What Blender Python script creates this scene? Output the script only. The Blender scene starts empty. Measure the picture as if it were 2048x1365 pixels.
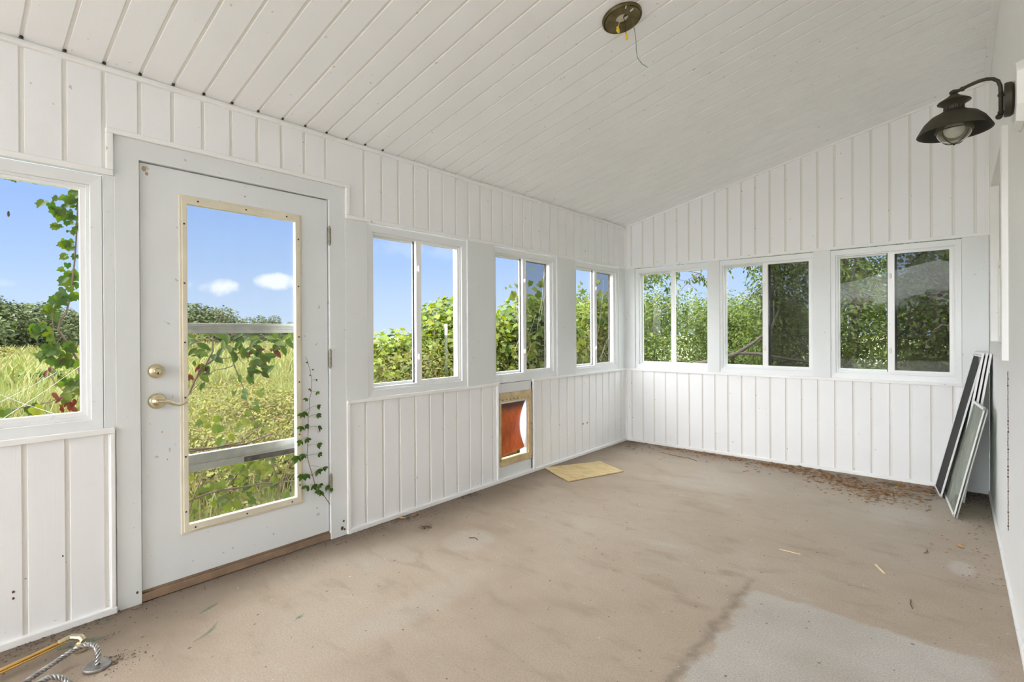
import bpy, bmesh, math, random
import numpy as np
from mathutils import Vector, Matrix, Quaternion
random.seed(7)
RNG = np.random.default_rng(7)
SC = bpy.context.scene
COL = SC.collection
W = 2.93                       # inner width of the porch
ZC, SLOPE = 2.351, 0.2225      # ceiling height at the left wall and its rise
YEND = -11.0                    # unseen end of the porch, left open and set back to let light in

# ------------------------------------------------------------------ camera
cam = bpy.data.cameras.new('camera'); camo = bpy.data.objects.new('camera', cam); COL.objects.link(camo)
cr = Vector((0.754400, 0.656392, -0.005601)); cf = Vector((-0.656411, 0.754398, -0.002859))
cu = cr.cross(cf)
M = Matrix((cr, cu, -cf)).transposed().to_4x4(); M.translation = Vector((2.7395, -5.0581, 1.2022))
camo.matrix_world = M
cam.sensor_width = 36.0; cam.lens = 1018.65 / 2048 * 36.0; cam.shift_y = -15.69 / 2048
cam.clip_start = 0.02; cam.clip_end = 500
SC.camera = camo

# ------------------------------------------------------------------ world, sun, exposure
SC.view_settings.view_transform = 'Standard'; SC.view_settings.look = 'None'
SC.view_settings.gamma = 1.0; SC.view_settings.exposure = 0.41; SC.view_settings.use_curve_mapping = False
SKY_FILL = 14.0           # strength of the unseen bright sky added to light the room
SKY_HIGH = 5.5      # sky above the window tops, brightened to light the room
SC.cycles.max_bounces = 16; SC.cycles.diffuse_bounces = 12; SC.cycles.transparent_max_bounces = 24     # a white room needs its many bounces
wd = bpy.data.worlds.new('world'); SC.world = wd; wd.use_nodes = True
N = wd.node_tree.nodes; Lk = wd.node_tree.links; N.clear()
def wn(t, **k):
    n = N.new(t)
    for a, b in k.items(): setattr(n, a, b)
    return n
def wm(op, a, b=None, c=None):
    n = wn('ShaderNodeMath', operation=op)
    for i, v in enumerate((a, b, c)):
        if v is None: continue
        if isinstance(v, (int, float)): n.inputs[i].default_value = v
        else: Lk.new(v, n.inputs[i])
    return n.outputs[0]
tc = wn('ShaderNodeTexCoord'); sp = wn('ShaderNodeSeparateXYZ'); Lk.new(tc.outputs['Generated'], sp.inputs[0])
rmp = wn('ShaderNodeValToRGB'); Lk.new(sp.outputs[2], rmp.inputs[0])
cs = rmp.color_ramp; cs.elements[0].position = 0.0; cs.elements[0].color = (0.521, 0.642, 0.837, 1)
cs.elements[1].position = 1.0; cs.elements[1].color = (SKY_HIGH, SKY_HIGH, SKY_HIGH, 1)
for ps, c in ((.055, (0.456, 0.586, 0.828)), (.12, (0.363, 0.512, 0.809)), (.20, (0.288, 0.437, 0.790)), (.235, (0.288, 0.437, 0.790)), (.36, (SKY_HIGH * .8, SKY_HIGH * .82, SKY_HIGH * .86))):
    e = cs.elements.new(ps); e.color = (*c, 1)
az = wm('ARCTAN2', sp.outputs[1], wm('MULTIPLY', sp.outputs[0], -1.0)); el = wm('ARCSINE', sp.outputs[2])
nz = wn('ShaderNodeTexNoise'); nz.inputs['Scale'].default_value = 26; nz.inputs['Detail'].default_value = 5
Lk.new(tc.outputs['Generated'], nz.inputs['Vector'])
clouds = None
for a0, e0, wa, we in ((18.9, 4.4, 3.0, .95), (24.6, 5.2, 2.7, 1.0), (3.0, 4.0, 3.2, .5), (39, 9, 6, 1.2), (68, 6.5, 5, 1.4)):
    dx = wm('DIVIDE', wm('SUBTRACT', az, math.radians(a0)), math.radians(wa))
    dy = wm('DIVIDE', wm('SUBTRACT', el, math.radians(e0)), math.radians(we))
    d2 = wm('ADD', wm('MULTIPLY', dx, dx), wm('MULTIPLY', dy, dy))
    v = wm('ADD', wm('SUBTRACT', 1.0, d2), wm('MULTIPLY', wm('SUBTRACT', nz.outputs[0], .5), 3.4))
    m = wn('ShaderNodeMapRange', interpolation_type='SMOOTHSTEP'); m.inputs[1].default_value = .1; m.inputs[2].default_value = 1.25
    Lk.new(v, m.inputs[0]); m.inputs[4].default_value = .75 if a0 in (18.9, 24.6) else .15
    clouds = m.outputs[0] if clouds is None else wm('MAXIMUM', clouds, m.outputs[0])
mx = wn('ShaderNodeMix', data_type='RGBA'); Lk.new(clouds, mx.inputs[0]); Lk.new(rmp.outputs[0], mx.inputs[6]); mx.inputs[7].default_value = (.93, .94, .98, 1)
# added bright sky behind the camera, fills the room through the open end
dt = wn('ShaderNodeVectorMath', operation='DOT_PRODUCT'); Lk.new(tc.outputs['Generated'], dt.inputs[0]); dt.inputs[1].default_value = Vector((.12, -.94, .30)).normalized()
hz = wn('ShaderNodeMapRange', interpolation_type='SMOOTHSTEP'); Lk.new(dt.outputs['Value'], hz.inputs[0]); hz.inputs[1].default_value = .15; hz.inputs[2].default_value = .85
mh = wn('ShaderNodeMix', data_type='RGBA'); Lk.new(hz.outputs[0], mh.inputs[0]); Lk.new(mx.outputs[2], mh.inputs[6]); mh.inputs[7].default_value = (SKY_FILL * .97, SKY_FILL * .985, SKY_FILL * 1.03, 1)
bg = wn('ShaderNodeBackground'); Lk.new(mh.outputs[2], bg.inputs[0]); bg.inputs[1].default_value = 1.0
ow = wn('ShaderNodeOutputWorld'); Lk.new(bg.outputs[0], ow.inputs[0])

sun = bpy.data.lights.new('sun', 'SUN'); sun.energy = 5.5; sun.angle = math.radians(1.2); sun.color = (1, .95, .87)
suno = bpy.data.objects.new('sun', sun); COL.objects.link(suno)
SUN_DIR = Vector((.52, -.42, .82)).normalized()
suno.rotation_euler = SUN_DIR.to_track_quat('Z', 'Y').to_euler(); suno.location = (6, -8, 12)

# ------------------------------------------------------------------ helpers
def smooth(me, ang=40):
    for p in me.polygons: p.use_smooth = True
    try: me.set_sharp_from_angle(angle=math.radians(ang))
    except Exception: pass
class MB:
    """collects primitive solids, links them as one mesh object"""
    def __init__(s): s.v = []; s.f = []
    def add(s, vs, fs):
        b = len(s.v); s.v += [tuple(map(float, p)) for p in vs]; s.f += [tuple(b + i for i in f) for f in fs]; return s
    def box(s, x0, x1, y0, y1, z0, z1):
        return s.add([(x, y, z) for z in (z0, z1) for y in (y0, y1) for x in (x0, x1)],
                     [(0, 2, 3, 1), (4, 5, 7, 6), (0, 1, 5, 4), (2, 6, 7, 3), (0, 4, 6, 2), (1, 3, 7, 5)])
    def ring(s, o, i, y0, y1, ax='y', chamfer=0):
        """rectangular frame: o, i = (a0, a1, z0, z1) outer and inner, between depths y0 (front) and y1"""
        def P(a, z, d): return (a, d, z) if ax == 'y' else (d, a, z)
        def C(r): return [(r[0], r[2]), (r[1], r[2]), (r[1], r[3]), (r[0], r[3])]
        vs = [P(a, z, y0) for a, z in C(o)] + [P(a, z, y0 + chamfer) for a, z in C(i)] + [P(a, z, y1) for a, z in C(o)] + [P(a, z, y1) for a, z in C(i)]
        fs = []
        for k in range(4):
            j = (k + 1) % 4
            fs += [(k, j, 4 + j, 4 + k), (8 + j, 8 + k, 12 + k, 12 + j), (j, k, 8 + k, 8 + j), (4 + k, 4 + j, 12 + j, 12 + k)]
        return s.add(vs, fs)
    def lathe(s, prof, c=(0, 0, 0), n=32, axis='z', a0=0, a1=2 * math.pi):
        b = []; full = abs(a1 - a0 - 2 * math.pi) < 1e-6; m = n if full else n + 1
        for r, h in prof:
            for k in range(m):
                t = a0 + (a1 - a0) * k / n; x, y = r * math.cos(t), r * math.sin(t)
                p = (x, y, h) if axis == 'z' else ((h, x, y) if axis == 'x' else (x, h, y))
                b.append((p[0] + c[0], p[1] + c[1], p[2] + c[2]))
        fs = []
        for r in range(len(prof) - 1):
            for k in range(n):
                j = (k + 1) % m
                fs.append((r * m + k, r * m + j, (r + 1) * m + j, (r + 1) * m + k))
        return s.add(b, fs)
    def tube(s, pts, r, n=8, caps=True):
        pts = [Vector(p) for p in pts]; rs = r if isinstance(r, (list, tuple)) else [r] * len(pts)
        vs = []; up = None
        for i, p in enumerate(pts):
            t = (pts[min(i + 1, len(pts) - 1)] - pts[max(i - 1, 0)]).normalized()
            if up is None: up = t.orthogonal().normalized()
            up = (up - t * up.dot(t))
            up = up.normalized() if up.length > 1e-6 else t.orthogonal().normalized()
            q = t.cross(up)
            for k in range(n):
                a = 2 * math.pi * k / n; vs.append(p + (up * math.cos(a) + q * math.sin(a)) * rs[i])
        fs = [(i * n + k, i * n + (k + 1) % n, (i + 1) * n + (k + 1) % n, (i + 1) * n + k) for i in range(len(pts) - 1) for k in range(n)]
        if caps: fs += [tuple(range(n))[::-1], tuple((len(pts) - 1) * n + k for k in range(n))]
        return s.add(vs, fs)
    def ball(s, c, r, n=12, sz=(1, 1, 1)):
        m = n // 2
        prof = [(max(1e-4, r * math.sin(math.pi * k / m)), -r * math.cos(math.pi * k / m)) for k in range(m + 1)]
        k0 = len(s.v); s.lathe(prof, (0, 0, 0), n)
        for i in range(k0, len(s.v)):
            v = s.v[i]; s.v[i] = (v[0] * sz[0] + c[0], v[1] * sz[1] + c[1], v[2] * sz[2] + c[2])
        return s
    def xf(s, mat, start=0):
        for i in range(start, len(s.v)): s.v[i] = tuple(mat @ Vector(s.v[i]))
        return s
    def build(s, name, mat, parent=None, bevel=0, smo=False, normals=True):
        me = bpy.data.meshes.new(name); me.from_pydata(s.v, [], s.f); me.update()
        if normals:
            bm = bmesh.new(); bm.from_mesh(me); bmesh.ops.recalc_face_normals(bm, faces=bm.faces); bm.to_mesh(me); bm.free()
        if mat: me.materials.append(mat)
        o = bpy.data.objects.new(name, me); COL.objects.link(o)
        if parent: o.parent = parent
        if smo: smooth(me)
        if bevel:
            b = o.modifiers.new('bevel', 'BEVEL'); b.width = bevel; b.segments = 2; b.limit_method = 'ANGLE'; b.angle_limit = math.radians(40)
        return o
def tag(o, label=None, cat=None, group=None, kind=None):
    if label: o['label'] = label
    if cat: o['category'] = cat
    if group: o['group'] = group
    if kind: o['kind'] = kind
    return o
def empty(name, loc=(0, 0, 0), rz=0, **k):
    o = bpy.data.objects.new(name, None); COL.objects.link(o); o.location = loc; o.rotation_euler = (0, 0, rz); o.empty_display_size = .1
    return tag(o, **k)
def copy_tree(o, parent=None):
    c = o.copy(); COL.objects.link(c); c.parent = parent
    for ch in [x for x in bpy.data.objects if x.parent == o]: copy_tree(ch, c)
    return c

# ------------------------------------------------------------------ materials
def mat(name):
    m = bpy.data.materials.new(name); m.use_nodes = True; nt = m.node_tree; nt.nodes.clear()
    return m, nt
class NT:
    def __init__(s, name):
        s.m, s.t = mat(name); s.n = s.t.nodes; s.l = s.t.links
        s.out = s.n.new('ShaderNodeOutputMaterial'); s.tc = s.n.new('ShaderNodeTexCoord'); s.P = s.tc.outputs['Object']
    def new(s, t, **k):
        n = s.n.new(t)
        for a, b in k.items(): setattr(n, a, b)
        return n
    def set(s, sock, v):
        if isinstance(v, (int, float)): sock.default_value = v
        elif isinstance(v, (tuple, list)): sock.default_value = (*v, 1) if len(v) == 3 and sock.type == 'RGBA' else v
        else: s.l.new(v, sock)
    def noise(s, sc, det=4, rough=.55, vec=None, stretch=None, dist=0):
        n = s.new('ShaderNodeTexNoise'); n.inputs['Scale'].default_value = sc; n.inputs['Detail'].default_value = det; n.inputs['Roughness'].default_value = rough; n.inputs['Distortion'].default_value = dist
        v = vec or s.P
        if stretch:
            mp = s.new('ShaderNodeMapping'); s.l.new(v, mp.inputs[0]); mp.inputs['Scale'].default_value = stretch; v = mp.outputs[0]
        s.l.new(v, n.inputs['Vector']); return n.outputs[0]
    def ramp(s, f, stops):
        r = s.new('ShaderNodeValToRGB'); s.l.new(f, r.inputs[0]); e = r.color_ramp.elements
        e[0].position, e[1].position = stops[0][0], stops[-1][0]
        def c4(c): return (c, c, c, 1) if isinstance(c, (int, float)) else (*c, 1)
        e[0].color, e[1].color = c4(stops[0][1]), c4(stops[-1][1])
        for p, c in stops[1:-1]: x = e.new(p); x.color = c4(c)
        return r.outputs[0]
    def mix(s, f, a, b):
        n = s.new('ShaderNodeMix', data_type='RGBA'); s.set(n.inputs[0], f); s.set(n.inputs[6], a); s.set(n.inputs[7], b); return n.outputs[2]
    def math(s, op, a, b=None):
        n = s.new('ShaderNodeMath', operation=op); s.set(n.inputs[0], a)
        if b is not None: s.set(n.inputs[1], b)
        return n.outputs[0]
    def maprange(s, v, a, b, c=0, d=1, smooth=True):
        n = s.new('ShaderNodeMapRange', interpolation_type='SMOOTHSTEP' if smooth else 'LINEAR'); s.set(n.inputs[0], v)
        for i, q in ((1, a), (2, b), (3, c), (4, d)): n.inputs[i].default_value = q
        return n.outputs[0]
    def xyz(s):
        n = s.new('ShaderNodeSeparateXYZ'); s.l.new(s.P, n.inputs[0]); return n.outputs
    def bsdf(s, col, rough=.5, metal=0, bump=None, bs=.2, bd=.002, **k):
        b = s.new('ShaderNodeBsdfPrincipled'); s.set(b.inputs['Base Color'], col); s.set(b.inputs['Roughness'], rough); b.inputs['Metallic'].default_value = metal
        if bump is not None:
            bn = s.new('ShaderNodeBump'); bn.inputs['Strength'].default_value = bs; bn.inputs['Distance'].default_value = bd; s.l.new(bump, bn.inputs['Height']); s.l.new(bn.outputs[0], b.inputs['Normal'])
        for kk, v in k.items(): s.set(b.inputs[kk], v)
        s.l.new(b.outputs[0], s.out.inputs[0]); return b
def vinyl(name, col, dirt=.5, rough=.42, stretch=(60, 60, 1.2), glob=True):
    t = NT(name)
    big = t.ramp(t.noise(1.3, 3), [(.3, tuple(c * .965 for c in col)), (.7, col)])
    sp = t.ramp(t.noise(34, 2, .4), [(.735, 0), (.765, 1)])
    c = t.mix(t.math('MULTIPLY', sp, dirt), big, (.30, .24, .17))
    st = t.ramp(t.noise(3.2, 5, .6), [(.62, 0), (.80, 1)])
    c = t.mix(t.math('MULTIPLY', st, .22 * dirt), c, (.52, .46, .36))
    t.bsdf(c, rough, bump=t.noise(4, 3, stretch=stretch), bs=.18, bd=.0015)
    return t.m
M_PANEL = vinyl('vinyl_panel', (.87, .88, .89))
M_GRIME_SHADE = vinyl('grime_shade_vinyl', (.79, .78, .745), 1)  # groove faces: some grime, with the groove shade put into the colour
M_CEIL = vinyl('vinyl_ceiling', (.895, .905, .915), .35, stretch=(1.2, 60, 1.2))
M_TRIM = vinyl('white_trim', (.88, .885, .88), .6)
M_POST = vinyl('white_cladding', (.755, .785, .79), .35, .35)
M_FRAME = vinyl('white_window_vinyl', (.79, .815, .82), .25, .3)
M_DOOR = vinyl('painted_door', (.755, .785, .80), .45, .4)
M_SASH = vinyl('bright_sash_vinyl', (.88, .89, .89), .15, .25)
def wallmat():
    t = NT('ribbed_house_siding')
    w = t.new('ShaderNodeTexWave', wave_type='BANDS', bands_direction='Y'); w.inputs['Scale'].default_value = 9; w.inputs['Distortion'].default_value = .6; w.inputs['Detail'].default_value = 1
    t.l.new(t.P, w.inputs['Vector'])
    big = t.ramp(t.noise(1.5, 4), [(.3, (.86, .865, .865)), (.7, (.885, .89, .89))])
    t.bsdf(big, .5, bump=w.outputs[0], bs=.25, bd=.002); return t.m
M_SIDING = wallmat()
def simple(name, col, rough=.5, metal=0, var=.12, sc=8, bs=0, **k):
    t = NT(name); n = t.noise(sc, 4)
    c = t.ramp(n, [(.3, tuple(max(0, x * (1 - var)) for x in col)), (.7, tuple(x * (1 + var * .4) for x in col))])
    t.bsdf(c, rough, metal, bump=n if bs else None, bs=bs, **k); return t.m
M_BRASS = simple('satin_brass', (.72, .64, .44), .25, 1, .12, 30)
M_GOLD = simple('polished_gold_brass', (.80, .52, .18), .2, 1, .15, 20)
M_HINGE = simple('aged_hinge_metal', (.36, .34, .28), .45, .8, .3, 60)
M_DARKGAP = simple('dark_gap', (.05, .045, .04), .9)
M_CREAM = simple('yellowed_plastic', (.74, .69, .55), .4, 0, .14, 5)
M_SCREW = simple('dark_screw', (.07, .06, .05), .5, .6)
M_WOODSILL = simple('brown_threshold', (.30, .205, .135), .6, 0, .35, 9, .3)
M_ALU = simple('dull_aluminium', (.50, .50, .49), .45, .7, .2, 14)
M_ALUW = simple('white_aluminium', (.80, .80, .80), .35, 0, .08, 8)
M_IRON = simple('brushed_grey_iron', (.42, .41, .40), .38, .85, .35, 40)
M_BLACKSCREEN = simple('black_screen_cloth', (.018, .018, .02), .75, 0, .4, 25)
M_BRONZE = simple('weathered_bronze', (.055, .049, .033), .55, .4, .35, 14, .3)
M_BRONZE_IN = simple('dark_shade_inside', (.02, .019, .016), .6, .2, .2, 14)
M_RUSTPLATE = simple('tarnished_brass_plate', (.17, .135, .06), .42, .8, .55, 18, .4)
M_YELLOW = simple('yellow_wire_nut', (.85, .60, .02), .4)
M_GREENWIRE = simple('green_wire', (.05, .17, .09), .5)
M_WHITEWIRE = simple('white_wire', (.7, .68, .6), .5)
M_BLACKWIRE = simple('black_wire', (.02, .02, .02), .5)
M_BARK = simple('grey_brown_bark', (.075, .058, .045), .9, 0, .45, 20, .5)
M_TWIG = simple('brown_twig', (.12, .075, .045), .8, 0, .4, 30)
M_STRAW = simple('pale_straw', (.80, .66, .40), .6, 0, .2, 30)
M_LITTER = simple('dead_leaf_brown', (.40, .215, .095), .85, 0, .6, 30)
M_DIRT = simple('dark_dirt_crumbs', (.13, .085, .055), .95, 0, .5, 30)
M_DRYLEAF = simple('tan_dry_leaf', (.62, .38, .17), .7, 0, .35, 25)
M_WOODPOST = simple('weathered_grey_post', (.24, .22, .19), .85, 0, .35, 12, .3)
M_POSTGREEN = simple('olive_steel_post', (.10, .115, .07), .6, .2, .3, 12)
M_WHITEPAINT = simple('chipped_white_paint', (.78, .78, .74), .6, 0, .35, 60)
M_STEM = simple('green_brown_stem', (.22, .15, .09), .7, 0, .3, 30)
def glassmat(name, tint=(1, 1, 1), rough=0.0, haze=0.0, hazecol=(.7, .72, .7), refl=1.0):
    t = NT(name)
    tr = t.new('ShaderNodeBsdfTransparent'); tr.inputs[0].default_value = (*tint, 1)
    gl = t.new('ShaderNodeBsdfGlossy'); gl.inputs['Roughness'].default_value = rough
    g = t.new('ShaderNodeNewGeometry'); dp = t.new('ShaderNodeVectorMath', operation='DOT_PRODUCT'); t.l.new(g.outputs['Normal'], dp.inputs[0]); t.l.new(g.outputs['Incoming'], dp.inputs[1])
    c5 = t.math('POWER', t.math('SUBTRACT', 1.0, t.math('ABSOLUTE', dp.outputs['Value'])), 5.0); F = t.math('ADD', .007, t.math('MULTIPLY', c5, .45))
    m1 = t.new('ShaderNodeMixShader'); t.set(m1.inputs[0], t.math('MULTIPLY', F, refl)); t.l.new(tr.outputs[0], m1.inputs[1]); t.l.new(gl.outputs[0], m1.inputs[2])
    o = m1.outputs[0]
    if haze:
        df = t.new('ShaderNodeBsdfDiffuse'); df.inputs[0].default_value = (*hazecol, 1)
        s = t.ramp(t.noise(5, 6, .65, stretch=(1, 1, .5)), [(.35, haze * .25), (.75, haze)])
        m2 = t.new('ShaderNodeMixShader'); t.set(m2.inputs[0], s); t.l.new(o, m2.inputs[1]); t.l.new(df.outputs[0], m2.inputs[2]); o = m2.outputs[0]
    t.l.new(o, t.out.inputs[0]); return t.m
M_GLASS = glassmat('window_glass', (.98, .99, .98), haze=.012, refl=.7)
M_GLASSD = glassmat('dusty_door_glass', (.96, .97, .95), haze=.05)
M_GLASSP = glassmat('cloudy_loose_pane', (.72, .77, .71), .12, haze=.55, hazecol=(.50, .53, .47))
M_GLASSB = glassmat('lamp_glass', (.80, .80, .72), .02, haze=.34, hazecol=(.62, .60, .48), refl=8)
M_SHARD = glassmat('glass_shard', (.82, .9, .86), .02, haze=.06, refl=1.5)
def screenmat(name, a, col=(.02, .02, .02)):
    t = NT(name); tr = t.new('ShaderNodeBsdfTransparent'); df = t.new('ShaderNodeBsdfDiffuse'); df.inputs[0].default_value = (*col, 1)
    m1 = t.new('ShaderNodeMixShader'); m1.inputs[0].default_value = a; t.l.new(tr.outputs[0], m1.inputs[1]); t.l.new(df.outputs[0], m1.inputs[2]); t.l.new(m1.outputs[0], t.out.inputs[0]); return t.m
M_MESH1 = screenmat('insect_mesh', .34, (.03, .03, .027)); M_MESH2 = screenmat('dirty_insect_mesh', .45, (.022, .02, .016))
def leafmat(name, cols, tr=.42, rough=.45):
    cols = [(c[0] * .37, c[1] * .36, c[2] * .24) for c in cols]
    t = NT(name); g = t.new('ShaderNodeNewGeometry')
    k = len(cols); c = t.ramp(g.outputs['Random Per Island'], [(i / (k - 1), cc) for i, cc in enumerate(cols)])
    b = t.new('ShaderNodeBsdfPrincipled'); t.set(b.inputs['Base Color'], c); b.inputs['Roughness'].default_value = rough
    b.inputs['Specular IOR Level'].default_value = .16
    tl = t.new('ShaderNodeBsdfTranslucent'); br = t.new('ShaderNodeHueSaturation'); br.inputs['Saturation'].default_value = 1.15; br.inputs['Value'].default_value = 1.35; t.l.new(c, br.inputs['Color']); t.l.new(br.outputs[0], tl.inputs[0])
    m1 = t.new('ShaderNodeMixShader'); m1.inputs[0].default_value = tr; t.l.new(b.outputs[0], m1.inputs[1]); t.l.new(tl.outputs[0], m1.inputs[2]); t.l.new(m1.outputs[0], t.out.inputs[0]); return t.m
M_GRAPE = leafmat('grape_leaves', [(.10, .19, .05), (.17, .28, .06), (.26, .36, .07), (.33, .42, .07), (.20, .27, .11), (.42, .46, .08), (.14, .22, .09)])
M_BRUSH = leafmat('brush_leaves', [(.16, .18, .06), (.25, .27, .08), (.33, .33, .11), (.20, .17, .08), (.38, .40, .10), (.27, .20, .11), (.16, .22, .05)], .3)
M_TREE = leafmat('tree_leaves', [(.07, .13, .035), (.12, .20, .05), (.19, .27, .06), (.10, .15, .05), (.28, .34, .07)], .4)
M_FARTREE = leafmat('far_tree_leaves', [(.055, .085, .04), (.085, .12, .05), (.12, .16, .06), (.075, .10, .05)], .2)
M_CREEPER = leafmat('creeper_leaves', [(.07, .17, .03), (.12, .24, .04), (.24, .34, .05), (.09, .16, .04)], .45)
M_DOORVINE = leafmat('fresh_vine_leaves', [(.14, .32, .09), (.20, .40, .11), (.15, .30, .10)], .2)
M_RED = leafmat('red_dead_leaves', [(.20, .03, .02), (.30, .07, .04), (.16, .05, .03)], .35)
M_GRASS = leafmat('tall_grass', [(.18, .23, .08), (.27, .32, .12), (.40, .37, .22), (.22, .30, .09), (.44, .39, .26), (.15, .24, .06)], .35)

# ------------------------------------------------------------------ the setting
GY = [-(0.1115 + i * .127) for i in range(86)]      # groove centres along the left wall and ceiling
GX = [.075, .207, .334, .461, .587, .713, .846, .970, 1.093, 1.218, 1.342, 1.466, 1.595, 1.721, 1.846, 1.972, 2.101, 2.226, 2.349, 2.476, 2.604, 2.731, 2.853]
GD = .006
def profile(a0, a1, gs, k=1.0, GD=GD):
    pts = [(a0, 0.0)]
    for g in sorted(g for g in gs if a0 + .013 < g < a1 - .013):
        pts += [(g - .0095 * k, 0), (g - .0035 * k, GD), (g + .0078 * k, GD), (g + .0092 * k, 0)]
    return pts + [(a1, 0.0)]
def panel(mb, a0, a1, gs, z0, z1, side, thick=.085):
    """grooved board; side 'L' = left wall (depth goes to -x), 'B' = back wall (depth goes to +y); z1 number or function"""
    pr = profile(a0, a1, gs); zt = z1 if callable(z1) else (lambda u: z1)
    P = (lambda u, d, z: (-d, u, z)) if side == 'L' else (lambda u, d, z: (u, d, z))
    n = len(pr); vs = [P(u, d, z0) for u, d in pr] + [P(u, d, zt(u)) for u, d in pr]
    vs += [P(a0, thick, z0), P(a1, thick, z0), P(a0, thick, zt(a0)), P(a1, thick, zt(a1))]
    fs = [(i, i + 1, n + i + 1, n + i) for i in range(n - 1)]
    fs += [(2 * n, 2 * n + 1, 2 * n + 3, 2 * n + 2), (0, n, 2 * n + 2, 2 * n), (n - 1, 2 * n - 1, 2 * n + 3, 2 * n + 1)]
    fs += [tuple(list(range(n)) + [2 * n + 1, 2 * n]), tuple(list(range(n, 2 * n)) + [2 * n + 3, 2 * n + 2])]
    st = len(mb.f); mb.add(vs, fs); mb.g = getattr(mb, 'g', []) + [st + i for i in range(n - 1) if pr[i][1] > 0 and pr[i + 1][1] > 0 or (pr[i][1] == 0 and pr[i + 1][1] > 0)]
def grime_shade(o, mb):
    o.data.materials.append(M_GRIME_SHADE)
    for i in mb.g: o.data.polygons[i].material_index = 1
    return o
def cz(x): return ZC + SLOPE * x
S = dict(kind='structure')
# left wall
w = MB()
panel(w, YEND, -4.54, GY, 1.895, ZC + .03, 'L'); panel(w, -4.54, -3.408, GY, 2.066, ZC + .03, 'L'); panel(w, -3.408, 0, GY, 1.895, ZC + .03, 'L')
panel(w, YEND, -4.525, GY, 0, .785, 'L'); panel(w, -3.42, -2.085, GY, 0, .785, 'L'); panel(w, -1.65, 0, GY, 0, .785, 'L')
tag(grime_shade(w.build('wall_left', M_PANEL), w), **S)
# back wall
w = MB(); panel(w, 0, W, GX, 1.895, lambda u: cz(u) + .02, 'B'); panel(w, 0, 2.775, GX, 0, .785, 'B')
tag(grime_shade(w.build('wall_back', M_PANEL), w), **S)
# posts between the windows
w = MB()
for a, b, d in ((-5.605, -5.412, -.002), (YEND, -6.444, .002), (-4.563, -4.522, .002), (-3.422, -3.268, .004), (-2.424, -2.138, .014), (-1.296, -1.003, .014), (-.165, 0, .006)):
    w.box(-.085, d, a, b, .786, 1.884)
w.box(-.085, -.012, -2.09, -1.645, .62, .785); w.box(-.085, -.012, -2.09, -1.645, 0, .16)
w.box(-.085, -.012, -2.09, -2.045, .15, .63); w.box(-.085, -.012, -1.715, -1.645, .15, .63)
tag(w.build('trim_1', M_POST, bevel=.002), **S)
w = MB()
for a, b, d in ((0, .118, -.016), (.898, 1.017, -.014), (1.811, 1.940, -.014)):
    w.box(a, b, d, .085, .786, 1.884)
w.box(2.778, 2.925, -.006, .085, 0, 1.884)
tag(w.build('trim_2', M_POST, bevel=.002), **S)
# J-channel strips
w = MB()
def stripL(y0, y1, z0, z1, d=.018): w.box(-.02, d, y0, y1, z0, z1)
stripL(YEND, -4.528, 1.882, 1.906); stripL(-4.552, -4.528, 1.906, 2.064); stripL(-4.552, -3.396, 2.064, 2.086); stripL(-3.42, -3.396, 1.905, 2.064); stripL(-3.42, 0, 1.882, 1.905)
stripL(YEND, 0, ZC - .028, ZC - .012, .018); stripL(YEND, 0, ZC - .012, ZC - .002, .010)
stripL(YEND, -4.528, .776, .800); stripL(-3.418, -2.083, .776, .798); stripL(-1.652, 0, .776, .798)
stripL(YEND, -4.525, 0, .028); stripL(-3.42, 0, 0, .026)
stripL(-4.545, -4.528, .028, .776, .013); stripL(-3.418, -3.398, .026, .776, .013); stripL(-2.103, -2.085, .026, .776, .013); stripL(-1.650, -1.622, .026, .776, .017)
stripL(-.02, 0, .79, ZC, .008)
tag(w.build('trim_3', M_TRIM, bevel=.003), **S)
w = MB()
w.box(0.0, 2.932, -.018, .02, 1.882, 1.905); w.box(0, 2.78, -.018, .02, .774, .796); w.box(0, 2.78, -.012, .02, 0, .026)
w.box(0, .014, -.012, .02, .0, ZC); w.box(2.762, 2.78, -.011, .02, .02, .78); w.box(2.905, 2.93, -.012, .02, 1.90, 2.98)
v0 = [(0, cz(0)), (W, cz(W))]
w.add([(x, y, z + dz) for x, z in v0 for y in (-.012, .02) for dz in (-.018, .01)], [(0, 1, 3, 2), (4, 6, 7, 5), (0, 4, 5, 1), (2, 3, 7, 6), (1, 5, 7, 3), (0, 2, 6, 4)])
tag(w.build('trim_4', M_TRIM, bevel=.002), **S)
# ceiling
pr = profile(YEND, .09, GY, .85, .0055); n = len(pr); w = MB()
vs = [(-.09, y, cz(-.09) + d) for y, d in pr] + [(W + .02, y, cz(W + .02) + d) for y, d in pr]
vs += [(-.09, YEND, cz(0) + .05), (-.09, .09, cz(0) + .05), (W + .02, YEND, cz(W) + .05), (W + .02, .09, cz(W) + .05)]
fs = [(i, i + 1, n + i + 1, n + i) for i in range(n - 1)] + [(2 * n, 2 * n + 1, 2 * n + 3, 2 * n + 2), tuple(list(range(n)) + [2 * n + 1, 2 * n]), tuple(list(range(n, 2 * n)) + [2 * n + 3, 2 * n + 2]), (0, n, 2 * n + 2, 2 * n), (n - 1, 2 * n - 1, 2 * n + 3, 2 * n + 1)]
w.add(vs, fs); w.g = [i for i in range(n - 1) if pr[i][1] > 0 and pr[i + 1][1] > 0 or (pr[i][1] == 0 and pr[i + 1][1] > 0)]; tag(grime_shade(w.build('ceiling', M_CEIL), w), **S)
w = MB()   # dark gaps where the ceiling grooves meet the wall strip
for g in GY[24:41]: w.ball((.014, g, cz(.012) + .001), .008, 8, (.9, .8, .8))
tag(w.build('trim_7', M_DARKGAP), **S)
w = MB()   # edge channel where the ceiling meets the house wall
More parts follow.
